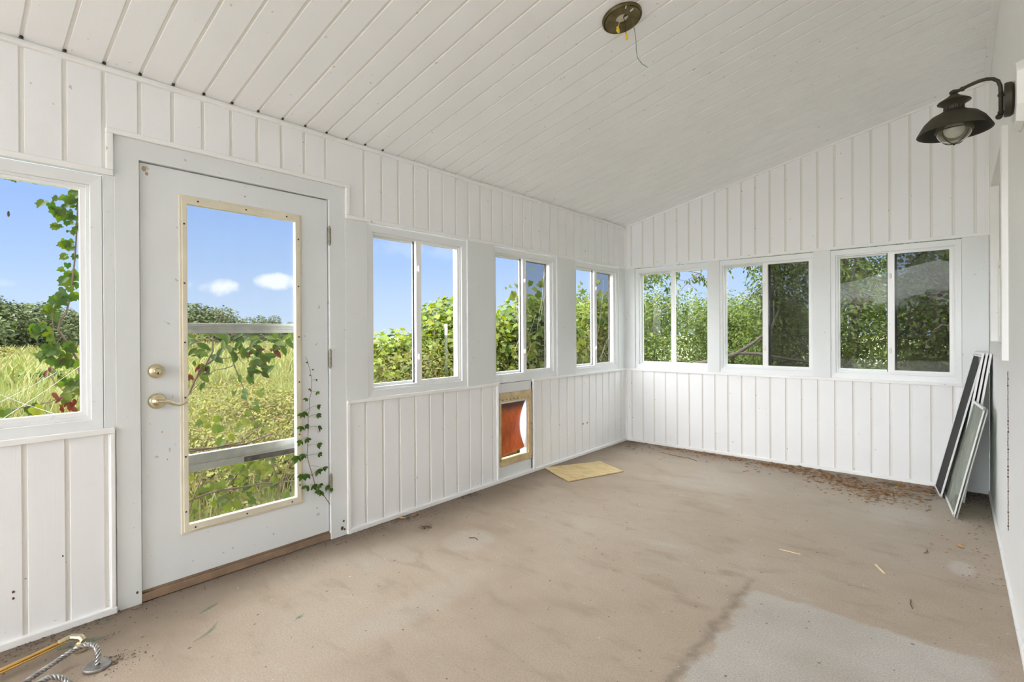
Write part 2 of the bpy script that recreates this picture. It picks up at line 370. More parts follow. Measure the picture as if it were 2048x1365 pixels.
w.add([(x, y, cz(x) + dz) for x in (W - .035, W) for y in (YEND, 0) for dz in (-.012, .02)], [(0, 1, 3, 2), (4, 6, 7, 5), (0, 4, 5, 1), (2, 3, 7, 6), (1, 5, 7, 3), (0, 2, 6, 4)])
tag(w.build('trim_5', M_TRIM, bevel=.002), **S)
w = MB()   # roof above
w.add([(x, y, cz(x) + dz) for x in (-.38, 7.5) for y in (YEND - .05, .35) for dz in (.11, .24)], [(0, 1, 3, 2), (4, 6, 7, 5), (0, 4, 5, 1), (2, 3, 7, 6), (1, 5, 7, 3), (0, 2, 6, 4)])
tag(w.build('trim_6', M_SIDING), **S)
# house wall on the right with a window opening
w = MB(); w.ring((YEND, .09, 0, 3.16), (-1.60, -.64, 1.12, 2.10), W, W + .16, ax='x')
tag(w.build('wall_right', M_SIDING), **S)
w = MB(); w.box(W - .012, W, YEND, -.01, 0, .03)
tag(w.build('baseboard_right', M_TRIM, bevel=.003), **S)
# unseen body of the house behind that wall, there to block the sun
w = MB(); w.box(W + .55, 7.4, YEND, .09, -.45, 3.16); tag(w.build('wall_house', M_SIDING), **S)

# floor
def floormat():
    t = NT('stained_concrete'); X, Y, _ = t.xyz()
    n1 = t.noise(1.1, 6, .6); n2 = t.noise(3.0, 7, .62, stretch=(1.0, 2.2, 1), dist=.4); n3 = t.noise(150, 3, .7); n4 = t.noise(420, 2, .7)
    base = t.ramp(n1, [(.3, (.41, .32, .245)), (.5, (.485, .395, .31)), (.72, (.53, .455, .38))])
    base = t.mix(t.maprange(n2, .50, .72, 0, .8), base, (.36, .285, .215))
    base = t.mix(t.maprange(n2, .25, .42, .55, 0), base, (.56, .54, .50))
    # greyer, cooler concrete towards the far right corner
    far = t.maprange(t.math('ADD', t.math('MULTIPLY', Y, .9), t.math('MULTIPLY', X, .4)), -1.4, .9, 0, .6)
    base = t.mix(far, base, (.40, .365, .315))
    # dirt swept against the left and back walls
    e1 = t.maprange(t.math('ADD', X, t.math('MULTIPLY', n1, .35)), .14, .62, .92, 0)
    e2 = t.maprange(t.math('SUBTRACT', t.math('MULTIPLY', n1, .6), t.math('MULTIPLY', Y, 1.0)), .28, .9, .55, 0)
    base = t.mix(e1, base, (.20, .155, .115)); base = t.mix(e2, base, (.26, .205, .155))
    # pale unstained slab in front of the house door
    jx = t.math('ADD', X, t.math('MULTIPLY', t.math('SUBTRACT', n2, .5), .22)); jy = t.math('ADD', Y, t.math('MULTIPLY', t.math('SUBTRACT', t.noise(5, 5), .5), .14))
    pm = t.math('MULTIPLY', t.maprange(jx, 2.015, 2.06), t.maprange(jy, -2.535, -2.565))
    pm = t.math('MULTIPLY', pm, t.maprange(t.math('ADD', jx, t.math('MULTIPLY', jy, -.10)), 3.13, 3.05))
    pale = t.ramp(t.noise(2.4, 6), [(.3, (.50, .46, .41)), (.7, (.63, .61, .58))])
    base = t.mix(t.math('MULTIPLY', pm, .92), base, pale)
    # oval pale wear marks
    for cx_, cy_, rx, ry, k in ((.62, -3.02, .16, .20, .35), (.95, -3.6, .13, .45, .2), (2.76, -1.66, .06, .12, .65), (1.30, -1.0, .35, .3, .25), (2.45, -.95, .22, .3, .3)):
        a = t.math('DIVIDE', t.math('SUBTRACT', X, cx_), rx); b = t.math('DIVIDE', t.math('SUBTRACT', Y, cy_), ry)
        d = t.math('ADD', t.math('ADD', t.math('MULTIPLY', a, a), t.math('MULTIPLY', b, b)), t.math('MULTIPLY', n2, .8))
        base = t.mix(t.maprange(d, .5, 1.5, k, 0), base, (.62, .585, .54))
    # the dirty control joint
    jn = t.math('ABSOLUTE', t.math('ADD', t.math('SUBTRACT', X, 2.0), t.math('MULTIPLY', t.math('SUBTRACT', t.noise(9, 5), .5), .09)))
    jm = t.math('MULTIPLY', t.maprange(jn, 0.0, .035, .62, 0), t.maprange(Y, -2.35, -2.6)); jm = t.math('MULTIPLY', jm, t.maprange(t.noise(14, 4), .35, .6, .3, 1))
    base = t.mix(jm, base, (.17, .14, .11))
    base = t.mix(t.maprange(n3, .35, .65, .42, 0), base, (.26, .21, .17)); base = t.mix(t.maprange(n4, .55, .7, 0, .16), base, (.75, .72, .66))
    sp = t.ramp(t.noise(48, 1, .3), [(.76, 0), (.785, 1)]); base = t.mix(t.math('MULTIPLY', sp, .75), base, (.12, .085, .06))
    wp = t.ramp(t.noise(52, 1, .3, stretch=(1, 1.1, 1)), [(.80, 0), (.815, 1)]); base = t.mix(t.math('MULTIPLY', wp, .6), base, (.85, .83, .78))
    hs = t.new('ShaderNodeHueSaturation'); hs.inputs['Value'].default_value = .88; hs.inputs['Saturation'].default_value = 1.04; t.l.new(base, hs.inputs['Color']); base = hs.outputs[0]
    t.bsdf(base, .85, bump=t.math('ADD', n3, t.math('MULTIPLY', n4, .5)), bs=.35, bd=.0015); return t.m
w = MB(); w.box(-.09, W + .16, YEND, .09, -.12, 0); tag(w.build('floor', floormat()), **S)

# ------------------------------------------------------------------ windows
def slider(name, loc, rz, screen=None, left_screen=None, latches=True):
    """a two-sash sliding window; local X along the wall, local Y outwards"""
    e = empty(name, loc, rz, **S); w_, h_ = .842, 1.086
    MB().ring((0, w_, 0, h_), (.040, w_ - .040, .052, h_ - .045), .0, .09, chamfer=.004).build('window_frame', M_FRAME, e, bevel=.002)
    MB().ring((.040, w_ - .040, .052, h_ - .045), (.052, w_ - .052, .068, h_ - .056), .016, .085).build('window_track', M_FRAME, e, bevel=.001)
    MB().ring((.046, .425, .060, h_ - .050), (.064, .398, .086, h_ - .068), .052, .074).build('fixed_sash', M_FRAME, e, bevel=.0015)
    MB().box(.062, .40, .061, .065, .084, h_ - .066).build('glass_pane', M_GLASS, e)
    s = MB().ring((.395, .796, .060, h_ - .050), (.440, .772, .086, h_ - .068), .022, .048).build('sliding_sash', M_SASH, e, bevel=.0015)
    MB().box(.438, .774, .033, .037, .084, h_ - .066).build('glass_pane', M_GLASS, e)
    MB().box(.388, .396, .046, .053, .07, h_ - .055).build('weather_seal', M_DARKGAP, e)
    if latches:
        for z in (.245, .845):
            b = MB(); b.ball((.414, .019, z), .018, 12, (.5, .35, 1.4)); b.tube([(.414, .012, z - .012), (.405, .004, z), (.402, .002, z + .014)], .0045, 8)
            b.build('latch', M_SASH, s, smo=True)
    if screen:
        MB().ring((.43, .80, .052, h_ - .045), (.452, .778, .075, h_ - .066), .078, .088).build('screen_frame', M_WOODPOST if screen is M_MESH1 else M_BRONZE_IN, e)
        MB().box(.45, .78, .0822, .0828, .073, h_ - .064).build('insect_screen', screen, e)
    if left_screen:
        MB().box(.05, .43, .0822, .0828, .06, h_ - .055).build('insect_screen', left_screen, e)
    return e
ZW = .79
for nme, y, sc in (('window_8', -6.444, None), ('window_1', -5.407, None), ('window_2', -3.268, None), ('window_3', -2.137, M_MESH1), ('window_4', -1.003, M_MESH1)):  # window_8 is out of view, added to let in more light
    slider(nme, (0, y, ZW), math.pi / 2, sc)
for nme, x, sc, ls in (('window_5', .118, None, None), ('window_6', 1.0, M_MESH2, None), ('window_7', 1.935, M_MESH2, screenmat('faint_mesh', .15))):
    slider(nme, (x, -.002, ZW), 0, sc, ls, latches=nme != 'window_5')
# house window in the right wall
e = empty('window_9', (W, -1.12, 1.05), math.pi / -2, **S)   # local X runs towards -y, local Y into the house
MB().ring((-.50, .58, 0, 1.12), (-.44, .50, .075, 1.045), -.024, .02).build('window_frame', M_TRIM, e, bevel=.004)
MB().ring((-.44, .50, .075, .56), (-.40, .46, .11, .53), .01, .035).build('lower_sash', M_TRIM, e, bevel=.002)
MB().ring((-.44, .50, .535, 1.045), (-.40, .46, .56, 1.01), .035, .06).build('upper_sash', M_TRIM, e, bevel=.002)
MB().box(-.40, .46, .022, .025, .11, .53).build('glass_pane', M_GLASS, e); MB().box(-.40, .46, .046, .049, .56, 1.01).build('glass_pane', M_GLASS, e)
MB().box(-.47, .51, .11, .115, .07, 1.05).build('drawn_shade', simple('beige_shade', (.66, .62, .5), .8), e)

# ------------------------------------------------------------------ the door
d = empty('door_1', (0, -3.975, 0), 0, **S)         # children in door coordinates: y offset from the door middle
DY = 3.975
w = MB(); w.ring((-4.523 + DY, -3.420 + DY, -.0, 2.064), (-4.434 + DY, -3.522 + DY, -.01, 1.976), .003, -.09, ax='x'); o = w.build('door_casing', M_POST, d, bevel=.002)
w = MB(); w.ring((-4.430 + DY, -3.527 + DY, .048, 1.971), (-4.262 + DY, -3.700 + DY, .275, 1.838), -.012, -.055, ax='x'); w.build('door_slab', M_DOOR, d, bevel=.002)
w = MB(); w.ring((-4.434 + DY, -3.522 + DY, .03, 1.976), (-4.425 + DY, -3.532 + DY, .052, 1.966), -.04, -.085, ax='x'); w.build('weatherstrip', M_DARKGAP, d)
w = MB(); w.box(-.16, -.002, -4.434 + DY, -3.522 + DY, 0, .036); w.box(-.16, -.016, -4.434 + DY, -3.522 + DY, .036, .046); w.build('threshold', M_WOODSILL, d, bevel=.003)
w = MB(); w.ring((-4.278 + DY, -3.684 + DY, .253, 1.858), (-4.266 + DY, -3.696 + DY, .265, 1.846), -.006, -.02, ax='x')
w.ring((-4.268 + DY, -3.694 + DY, .263, 1.848), (-4.246 + DY, -3.722 + DY, .296, 1.816), .0, -.03, ax='x'); lf = w.build('glass_frame', M_CREAM, d, bevel=.003)
tag(lf, 'yellowed plastic frame around the door glass')
sc = [(-4.22, .277), (-3.985, .277), (-3.75, .277), (-4.20, 1.835), (-3.98, 1.835), (-3.77, 1.835)] + [(yy, zz) for yy, zs in ((-4.259, (.36, .62, .90, 1.16, 1.44, 1.72)), (-3.706, (.36, .64, .93, 1.18, 1.46, 1.72))) for zz in zs]
for y, z in sc: MB().lathe([(.0001, .0032), (.0042, .002), (.0045, -.001)], (0, y + DY, z), 10, 'x').build('screw', M_SCREW, lf)
MB().box(-.034, -.029, -4.25 + DY, -3.718 + DY, .29, 1.82).build('glass_pane', M_GLASSD, d)
# deadbolt and lever
w = MB(); w.lathe([(.0001, .024), (.012, .024), (.014, .017), (.024, .014), (.031, .008), (.033, -.001), (.033, -.012)], (0, -4.373 + DY, 1.032), 32, 'x'); db = w.build('deadbolt', M_BRASS, d, smo=True)
w = MB(); w.box(.022, .027, -4.3755 + DY, -4.3705 + DY, 1.018, 1.028); w.build('keyhole', M_SCREW, db)
w = MB(); w.lathe([(.0001, .022), (.010, .022), (.013, .018), (.020, .014), (.022, .010), (.030, .009), (.035, .003), (.036, -.012)], (0, -4.371 + DY, .895), 32, 'x'); hr = w.build('handle_rose', M_BRASS, d, smo=True)
w = MB(); w.tube([(.0, -4.371 + DY, .895), (.045, -4.371 + DY, .895)], .0095, 16)
w.tube([(.045, -4.378 + DY, .897), (.049, -4.360 + DY, .897), (.048, -4.340 + DY, .892), (.046, -4.318 + DY, .880), (.044, -4.298 + DY, .873), (.042, -4.280 + DY, .874), (.038, -4.262 + DY, .884)], [.012, .0105, .0085, .007, .0058, .005, .003], 14)
w.build('lever', M_BRASS, hr, smo=True)
for z in (1.765, 1.052, .330):
    w = MB(); w.tube([(.006, -3.5235 + DY, z - .05), (.006, -3.5235 + DY, z + .05)], .0062, 12); w.box(-.004, .004, -3.53 + DY, -3.512 + DY, z - .048, z + .048)
    for q in (-.052, .052): w.ball((.006, -3.5235 + DY, z + q), .006, 10)
    w.build('hinge', M_HINGE, d, smo=True)
# rotten corner at the foot of the casing
w = MB()
for y, z, r in ((-3.452, .045, .010), (-3.442, .085, .006), (-3.436, .035, .006), (-4.452, .055, .005)):
    w.ball((.0035, y + DY, z), r, 10, (.12, 1, 1.2))
w.build('rot_hole', simple('rotten_wood', (.13, .07, .045), .9, 0, .5, 60), d)
# storm door outside
e = empty('door_2', (-.12, -3.975, 0), 0, **S)
w = MB(); w.ring((-.455, .455, .03, 1.985), (-.345, .345, .16, 1.92), .012, -.018, ax='x'); w.build('storm_frame', M_ALUW, e, bevel=.002)
w = MB(); w.box(-.018, .010, -.35, .35, 1.203, 1.222); w.box(-.014, .004, -.35, .35, 1.222, 1.237); w.box(-.018, .010, -.35, .35, 1.237, 1.254); w.build('middle_rail', M_ALU, e, bevel=.0015)
w = MB(); w.box(-.018, .010, -.35, .35, .565, .600); w.box(-.014, .003, -.35, .35, .550, .566); w.box(-.018, .010, -.35, .35, .515, .551); w.build('lower_rail', M_ALU, e, bevel=.0015)
w = MB(); w.box(.0102, .0125, .02, .34, .517, .545); w.build('weathered_strip', simple('black_mildew', (.09, .07, .06), .9, 0, .6, 50), e)

# ------------------------------------------------------------------ pet door
e = empty('pet_door', (0, -1.868, 0), label='cream framed pet door with rust orange flap set in the low wall', cat='pet door')
PY = 1.868
M_TANFRAME = simple('tan_stained_plastic', (.64, .50, .27), .45, 0, .3, 12)
w = MB(); w.ring((-2.074 + PY, -1.660 + PY, .122, .706), (-2.050 + PY, -1.705 + PY, .178, .640), .006, -.04, ax='x', chamfer=0); w.box(.004, .009, -2.05 + PY, -1.69 + PY, .638, .668); pf = w.build('frame', M_TANFRAME, e, bevel=.004)
for k in range(8): MB().ball((.009, -2.035 + k * .046 + PY, .652 + .002 * (k % 2)), .005, 8, (.5, 1, 1)).build('screw', M_SCREW, pf)
for y, z in ((-2.066, .66), (-2.064, .17), (-1.672, .14), (-1.672, .42), (-1.668, .69)): MB().ball((.006, y + PY, z), .005, 8, (.5, 1, 1)).build('screw', M_SCREW, pf)
def flapmat():
    t = NT('rusty_orange_vinyl'); X, Y, Z = t.xyz()
    c = t.ramp(t.noise(7, 6, .7, stretch=(1, 1, .5)), [(.3, (.36, .10, .03)), (.5, (.56, .18, .05)), (.7, (.68, .30, .11))])
    c = t.mix(t.maprange(t.math('ADD', Z, t.math('MULTIPLY', t.noise(9), .06)), .56, .63, 0, .85), c, (.14, .085, .075))
    b = t.new('ShaderNodeBsdfPrincipled'); t.set(b.inputs['Base Color'], c); b.inputs['Roughness'].default_value = .45
    tl = t.new('ShaderNodeBsdfTranslucent'); t.l.new(c, tl.inputs[0]); m1 = t.new('ShaderNodeMixShader'); m1.inputs[0].default_value = .42
    t.l.new(b.outputs[0], m1.inputs[1]); t.l.new(tl.outputs[0], m1.inputs[2]); t.l.new(m1.outputs[0], t.out.inputs[0]); return t.m
w = MB(); nu, nv = 14, 16; vs = []
for j in range(nv + 1):
    v = j / nv; z = .640 - v * (.445 - .02 * 0)
    for i in range(nu + 1):
        u = i / nu; right = -1.715 + .0 - .042 * math.sin(math.pi * min(1, v * 1.05)) * 1.0
        y = -2.052 + u * (right + 2.052); zz = z + (.02 * (u ** 2) * v) - .0
        x = -.018 - .03 * math.sin(math.pi * v * .9) * u ** 2 + .012 * math.sin(3.1 * u + 2 * v) * v
        vs.append((x, y + PY, zz))
fs = [(j * (nu + 1) + i, j * (nu + 1) + i + 1, (j + 1) * (nu + 1) + i + 1, (j + 1) * (nu + 1) + i) for j in range(nv) for i in range(nu)]
w.add(vs, fs); o = w.build('flap', flapmat(), e, smo=True); sm = o.modifiers.new('s', 'SOLIDIFY'); sm.thickness = .0025

# ------------------------------------------------------------------ loose board on the floor
def boardmat():
    t = NT('yellowed_board'); n = t.noise(6, 6, .65, stretch=(1, 3, 1))
    c = t.ramp(n, [(.3, (.50, .36, .16)), (.55, (.66, .51, .26)), (.75, (.72, .59, .34))])
    s = t.ramp(t.noise(16, 5, .7), [(.60, 0), (.70, 1)]); c = t.mix(t.math('MULTIPLY', s, .7), c, (.24, .15, .07)); t.bsdf(c, .6); return t.m
w = MB(); q = [(.022, -1.512), (.279, -1.013), (.606, -1.17), (.409, -1.708)]
w.add([(x, y, .002) for x, y in q] + [(x, y, .011) for x, y in q], [(0, 1, 2, 3), (4, 5, 6, 7), (0, 1, 5, 4), (1, 2, 6, 5), (2, 3, 7, 6), (3, 0, 4, 7)])
tag(w.build('loose_board', boardmat(), bevel=.0015), 'stained yellow board lying flat on the concrete beside the pet door', 'board')

# ------------------------------------------------------------------ screens and panes leaning in the corner
def leaning(name, y0, y1, xb0, xb1, xt_off, h, fw, th, label, cat, fill, framem, group=None, corner=True):
    """y0<y1: near and far ends; xb0, xb1 bottom x at those ends; leans towards +x by xt_off over height h"""
    A = Vector((xb0, y0, 0)); B = Vector((xb1, y1, 0)); u = (B - A).normalized(); L = (B - A).length
    up = Vector((xt_off * 1.0, 0, math.sqrt(max(.01, h * h - xt_off * xt_off)))); up = (up - u * up.dot(u)).normalized()
    nrm = u.cross(up)
    if nrm.x > 0: nrm = -nrm          # towards the room
    mt = Matrix((u, nrm, up)).transposed().to_4x4(); mt.translation = A + Vector((0, 0, .001 + th * .5))
    e = empty(name, tuple(mt.translation), label=label, cat=cat, group=group); e.rotation_euler = mt.to_euler()
    MB().ring((0, L, 0, h), (fw, L - fw, fw, h - fw), 0, th).build('frame', framem, e, bevel=.0012)
    if corner:
        gp = simple('grey_plastic', (.33, .34, .36), .5) if 'grey_plastic' not in bpy.data.materials else bpy.data.materials['grey_plastic']
        for a, z in ((0, 0), (L, 0), (0, h), (L, h)): MB().box(min(a, a + (fw if a == 0 else -fw)), max(a, a + (fw if a == 0 else -fw)), -.0012, th + .001, min(z, z + (fw if z == 0 else -fw)), max(z, z + (fw if z == 0 else -fw))).build('corner_key', gp, e)
    MB().box(fw * .6, L - fw * .6, th * .4, th * .6, fw * .6, h - fw * .6).build('screen_cloth' if fill is M_BLACKSCREEN else 'pane', fill, e)
    return e
leaning('window_screen', -.335, -.03, 2.665, 2.627, .225, 1.035, .010, .010, 'tall narrow window screen with black cloth, foremost left of the leaning frames', 'window screen', M_BLACKSCREEN, M_ALUW)
leaning('storm_pane', -.774, -.175, 2.734, 2.676, .148, .722, .017, .007, 'short aluminium framed cloudy pane leaning in front of the tall frames', 'window pane', M_GLASSP, M_ALUW)
leaning('storm_pane', -.786, -.187, 2.7475, 2.6895, .148, .716, .017, .006, 'second short framed pane, hidden just behind the front cloudy pane', 'window pane', M_GLASSP, M_ALU)
for k, (xb, off, yy, lb) in enumerate(((2.728, .175, -.365, 'tall white framed sash behind the black screen, left of the three'), (2.757, .165, -.375, 'tall white framed sash, middle of the three at the corner'), (2.786, .155, -.39, 'tall white framed sash, right of the three, nearest the house wall'))):
    leaning('glazed_window_frame', yy, yy + .33, xb, xb - .03, off - .012, 1.045, .020, .011, lb, 'window sash', M_GLASSP if k != 1 else M_BLACKSCREEN, M_TRIM, 'white framed sashes stacked in the corner', corner=False)

# ------------------------------------------------------------------ wall lamp
LX, LY, LZ = 2.738, -2.40, 1.983
e = empty('wall_lamp', (W, LY, LZ), label='bronze barn style wall lamp with a domed shade and caged glass globe', cat='lamp')
R_ = Vector((LX - W, 0, 0))
def LP(x, dz): return (x - W, 0, dz)
w = MB(); w.lathe([(.0001, 0), (.060, 0), (.062, .004), (.062, .018), (.056, .024), (.0001, .025)], (2.880 - W, 0, .077), 40, 'x'); w.build('back_plate', M_BRONZE, e, smo=True)
w = MB()
w.tube([LP(2.871, .022), LP(2.871, .055), LP(2.871, .105), LP(2.870, .135), LP(2.864, .155), LP(2.850, .168), LP(2.832, .173), LP(2.81, .172), LP(2.78, .164), LP(LX + .018, .155), LP(LX, .152)], .0065, 14)
for z in (.10, .035): w.tube([LP(2.874, z), LP(2.884, z)], .0055, 10); w.ball(LP(2.871, z), .0095, 14)
w.ball(LP(2.866, .02), .0105, 14); w.ball(LP(LX, .152), .012, 14, (1.25, 1.25, .8)); w.ball(LP(LX + .025, .157), .0095, 12)
w.build('arm', M_BRONZE, e, smo=True)
def lz(prof, **k):
    return MB().lathe(prof, (LX - W, 0, 0), 48, **k)
sh = lz([(.013, .142), (.020, .135), (.034, .126), (.050, .116), (.052, .113), (.044, .110), (.034, .100), (.029, .092), (.028, .082), (.034, .079), (.040, .077), (.046, .071), (.052, .069), (.075, .057), (.095, .036), (.108, .013), (.1155, -.001), (.117, -.005), (.115, -.006), (.107, .010), (.093, .033), (.073, .053), (.050, .064), (.03, .068)]).build('shade', M_BRONZE, e, smo=True)
lz([(.1142, -.004), (.1062, .0098), (.0922, .0322), (.0722, .0520), (.050, .0628), (.01, .064)]).build('shade_lining', M_BRONZE_IN, sh, smo=True)
w = MB()
for k in range(16):
    a = 2 * math.pi * k / 16; w.tube([(LX - W + .0295 * math.cos(a), .0295 * math.sin(a), .083), (LX - W + .0305 * math.cos(a), .0305 * math.sin(a), .094)], .0026, 6)
w.build('vent_slot', M_SCREW, sh)
g = MB(); g.ball((LX - W, 0, .008), .058, 32, (1, 1, .98)); g.build('glass_globe', M_GLASSB, e, smo=True)
b = MB(); b.ball((LX - W, 0, .006), .033, 20, (1, 1, 1)); b.lathe([(.013, .058), (.013, .035), (.018, .028)], (LX - W, 0, 0), 20); b.build('bulb', simple('white_bulb', (.78, .82, .86), .2), e, smo=True)
w = MB(); cc = lambda a, ph: ((LX - W) + .060 * math.cos(a) * math.cos(ph), .060 * math.cos(a) * math.sin(ph), .008 + .059 * math.sin(a))
for ph in (-2.26, -.69):
    w.tube([cc(a, ph) for a in np.linspace(math.pi + .35, 2 * math.pi - .35, 19)], .0016, 6)
w.tube([(LX - W + .0585 * math.cos(a), .0585 * math.sin(a), .0) for a in np.linspace(0, 2 * math.pi, 41)], .0018, 6)
w.ball((LX - W, 0, -.053), .004, 8); w.build('wire_cage', M_BRONZE, e, smo=True)
# white mounting block behind the lamp
w = MB(); a0, a1, z0, z1, c = -.12, .12, -.035, .19, .05
oc = [(a0 + c, z0), (a1 - c, z0), (a1, z0 + c), (a1, z1 - c), (a1 - c, z1), (a0 + c, z1), (a0, z1 - c), (a0, z0 + c)]
vs = [(W - .001, LY + a, LZ + z) for a, z in oc] + [(W - .024, LY + a * .93, LZ + .077 + (z - .077) * .93) for a, z in oc]
w.add(vs, [tuple(range(8)), tuple(range(8, 16))] + [(k, (k + 1) % 8, 8 + (k + 1) % 8, 8 + k) for k in range(8)])
tag(w.build('mounting_block', M_TRIM, bevel=.002), 'white eight sided siding block behind the wall lamp', 'mounting block')

# ------------------------------------------------------------------ bare ceiling fixture
cx_, cy_ = 1.548, -2.882; th_ = math.atan(SLOPE)
e = empty('ceiling_fixture_plate', (cx_, cy_, cz(cx_)), label='round tarnished brass ceiling plate with loose wires hanging out', cat='light fixture'); e.rotation_euler = (0, -th_, 0)
w = MB(); w.lathe([(.030, -.004), (.030, -.011), (.060, -.0125), (.082, -.015), (.0835, -.012), (.090, -.017), (.0935, -.013), (.094, -.001), (.030, -.0015), (.030, -.004)], (0, 0, 0), 48); w.build('plate', M_RUSTPLATE, e, smo=True)
MB().lathe([(.0001, -.003), (.031, -.003)], (0, 0, 0), 30).build('junction_cover', simple('cream_box', (.66, .62, .48), .6), e)
MB().add([(.012, -.006, -.0045), (.030, -.012, -.0045), (.028, .010, -.0045), (.006, .006, -.0045)], [(0, 1, 2, 3)]).build('box_opening', M_DARKGAP, e)
for a, r in ((2.5, .052), (-.3, .055), (-.85, .07)): MB().tube([(r * math.cos(a), r * math.sin(a), -.0145), ((r + .018) * math.cos(a), (r + .018) * math.sin(a), -.0155)], .0032, 8).build('mounting_slot', M_WHITEWIRE, e)
w1 = MB().tube([(.0, .0, -.004), (-.015, -.008, -.025), (-.022, -.016, -.05)], .0016, 6).build('white_wire', M_WHITEWIRE, e)
nut = MB().lathe([(.0001, .006), (.005, .005), (.0075, -.016), (.0065, -.024), (.0001, -.025)], (-.024, -.017, -.05), 14).build('wire_nut', M_YELLOW, e, smo=True)
w2 = MB().tube([(.008, .0, -.004), (.006, .012, -.03), (-.004, .018, -.06), (-.006, .022, -.075)], .0018, 6).build('black_wire', M_BLACKWIRE, e)
nut2 = MB().lathe([(.0001, .006), (.005, .005), (.0075, -.016), (.0065, -.024), (.0001, -.025)], (-.007, .023, -.078), 14).build('wire_nut', M_YELLOW, e, smo=True)
MB().tube([(.035, .030, -.014), (.03, .045, -.03), (.02, .07, -.05), (.012, .082, -.09), (.002, .082, -.14), (.0, .082, -.18), (.012, .090, -.215), (.03, .1, -.24)], .0014, 6).build('green_wire', M_GREENWIRE, e)

# ------------------------------------------------------------------ brass rod and twisted iron at lower left
def twist(pts, r, strands=3, pitch=.05, n=8):
    """rope of metal strands along a smooth path"""
    P = [Vector(p) for p in pts]; out = []
    for i in range(len(P) - 1):
        p0, p1, p2, p3 = P[max(0, i - 1)], P[i], P[i + 1], P[min(len(P) - 1, i + 2)]
        for k in range(40):
            t = k / 40; out.append(.5 * ((2 * p1) + (p2 - p0) * t + (2 * p0 - 5 * p1 + 4 * p2 - p3) * t * t + (3 * p1 - p0 - 3 * p2 + p3) * t ** 3))
    out.append(P[-1]); w = MB(); s = 0; ph = [0]
    for i in range(1, len(out)): s += (out[i] - out[i - 1]).length; ph.append(s / pitch * 2 * math.pi)
    for q in range(strands):
        path = []; up = None
        for i, p in enumerate(out):
            t = (out[min(i + 1, len(out) - 1)] - out[max(i - 1, 0)]).normalized()
            if up is None: up = t.orthogonal().normalized()
            up = (up - t * up.dot(t)).normalized(); b = t.cross(up); a = ph[i] + 2 * math.pi * q / strands
            path.append(p + (up * math.cos(a) + b * math.sin(a)) * r * .62)
        w.tube(path, r * .48, n)
    return w
e = empty('brass_rod', (.2, -4.72, 0), label='shiny brass rod with a pale metal end elbow lying by the wall', cat='rod')
O = Vector((.2, -4.72, 0)); T = lambda *p: tuple(Vector(p) - O)
w = MB(); w.tube([T(.262, -5.06, .022), T(.2, -4.72, .046)], .0062, 16); w.tube([T(.272, -5.06, .018), T(.21, -4.72, .04)], .0035, 10); w.build('rod', M_GOLD, e, smo=True)
w = MB(); w.tube([T(.204, -4.742, .045), T(.196, -4.70, .049)], .0095, 8); w.tube([T(.196, -4.706, .049), T(.214, -4.678, .042), T(.226, -4.672, .03)], [.0105, .013, .012], 8)
w.lathe([(.0001, .012), (.014, .012), (.019, .006), (.0205, -.004), (.020, -.017), (.0001, -.017)], T(.236, -4.682, .020), 28); w.build('end_fitting', M_BRASS, e, bevel=.0015, smo=True)
e = empty('twisted_iron_hook', (.42, -4.72, 0), label='grey twisted metal rope arms ending in a round plate on the floor', cat='metal fixture')
O = Vector((.42, -4.72, 0))
twist([T(.475, -5.02, .02), T(.405, -4.90, .026), T(.335, -4.775, .038), T(.318, -4.70, .055), T(.348, -4.662, .058), T(.385, -4.655, .040), T(.402, -4.66, .008)], .0085, 3, .036).build('twisted_arm', M_IRON, e, smo=True)
twist([T(.56, -4.98, .012), T(.50, -4.90, .024), T(.442, -4.835, .036), T(.420, -4.795, .038), T(.428, -4.765, .026), T(.452, -4.745, .008)], .0085, 3, .036).build('twisted_arm', M_IRON, e, smo=True)
w = MB(); w.lathe([(.0001, .010), (.034, .009), (.038, .012), (.041, .009), (.041, .003), (.0001, .002)], T(.405, -4.662, 0), 36); w.build('round_plate', M_IRON, e, smo=True)

# ------------------------------------------------------------------ leaves: fast builders
def leaf_tpl(kind):
    if kind == 'grape':      # lobed, heart shaped
        o = [(0, 0), (.16, -.16), (.42, -.12), (.50, .16), (.40, .36), (.46, .58), (.22, .66), (0, 1.0)]
    elif kind == 'oval': o = [(0, 0), (.20, .22), (.25, .52), (.14, .82), (0, 1.0)]
    else: o = [(0, 0), (.30, .40), (0, 1.0)]
    up = [(x, y, .10 * abs(x) * 2) for x, y in o]; mid = [(0, y, 0) for x, y in o]
    L = up; Rr = [(-x, y, z) for x, y, z in up]
    vs = [(0, 0, 0), (0, 1.0, -.08)]; fs = []
    k = len(o) - 2
    vs += [p for p in L[1:-1]] + [p for p in Rr[1:-1]]
    fs.append(tuple([0] + [2 + i for i in range(k)] + [1])); fs.append(tuple([1] + [2 + k + i for i in range(k)][::-1] + [0]))
    return np.array(vs, float), fs
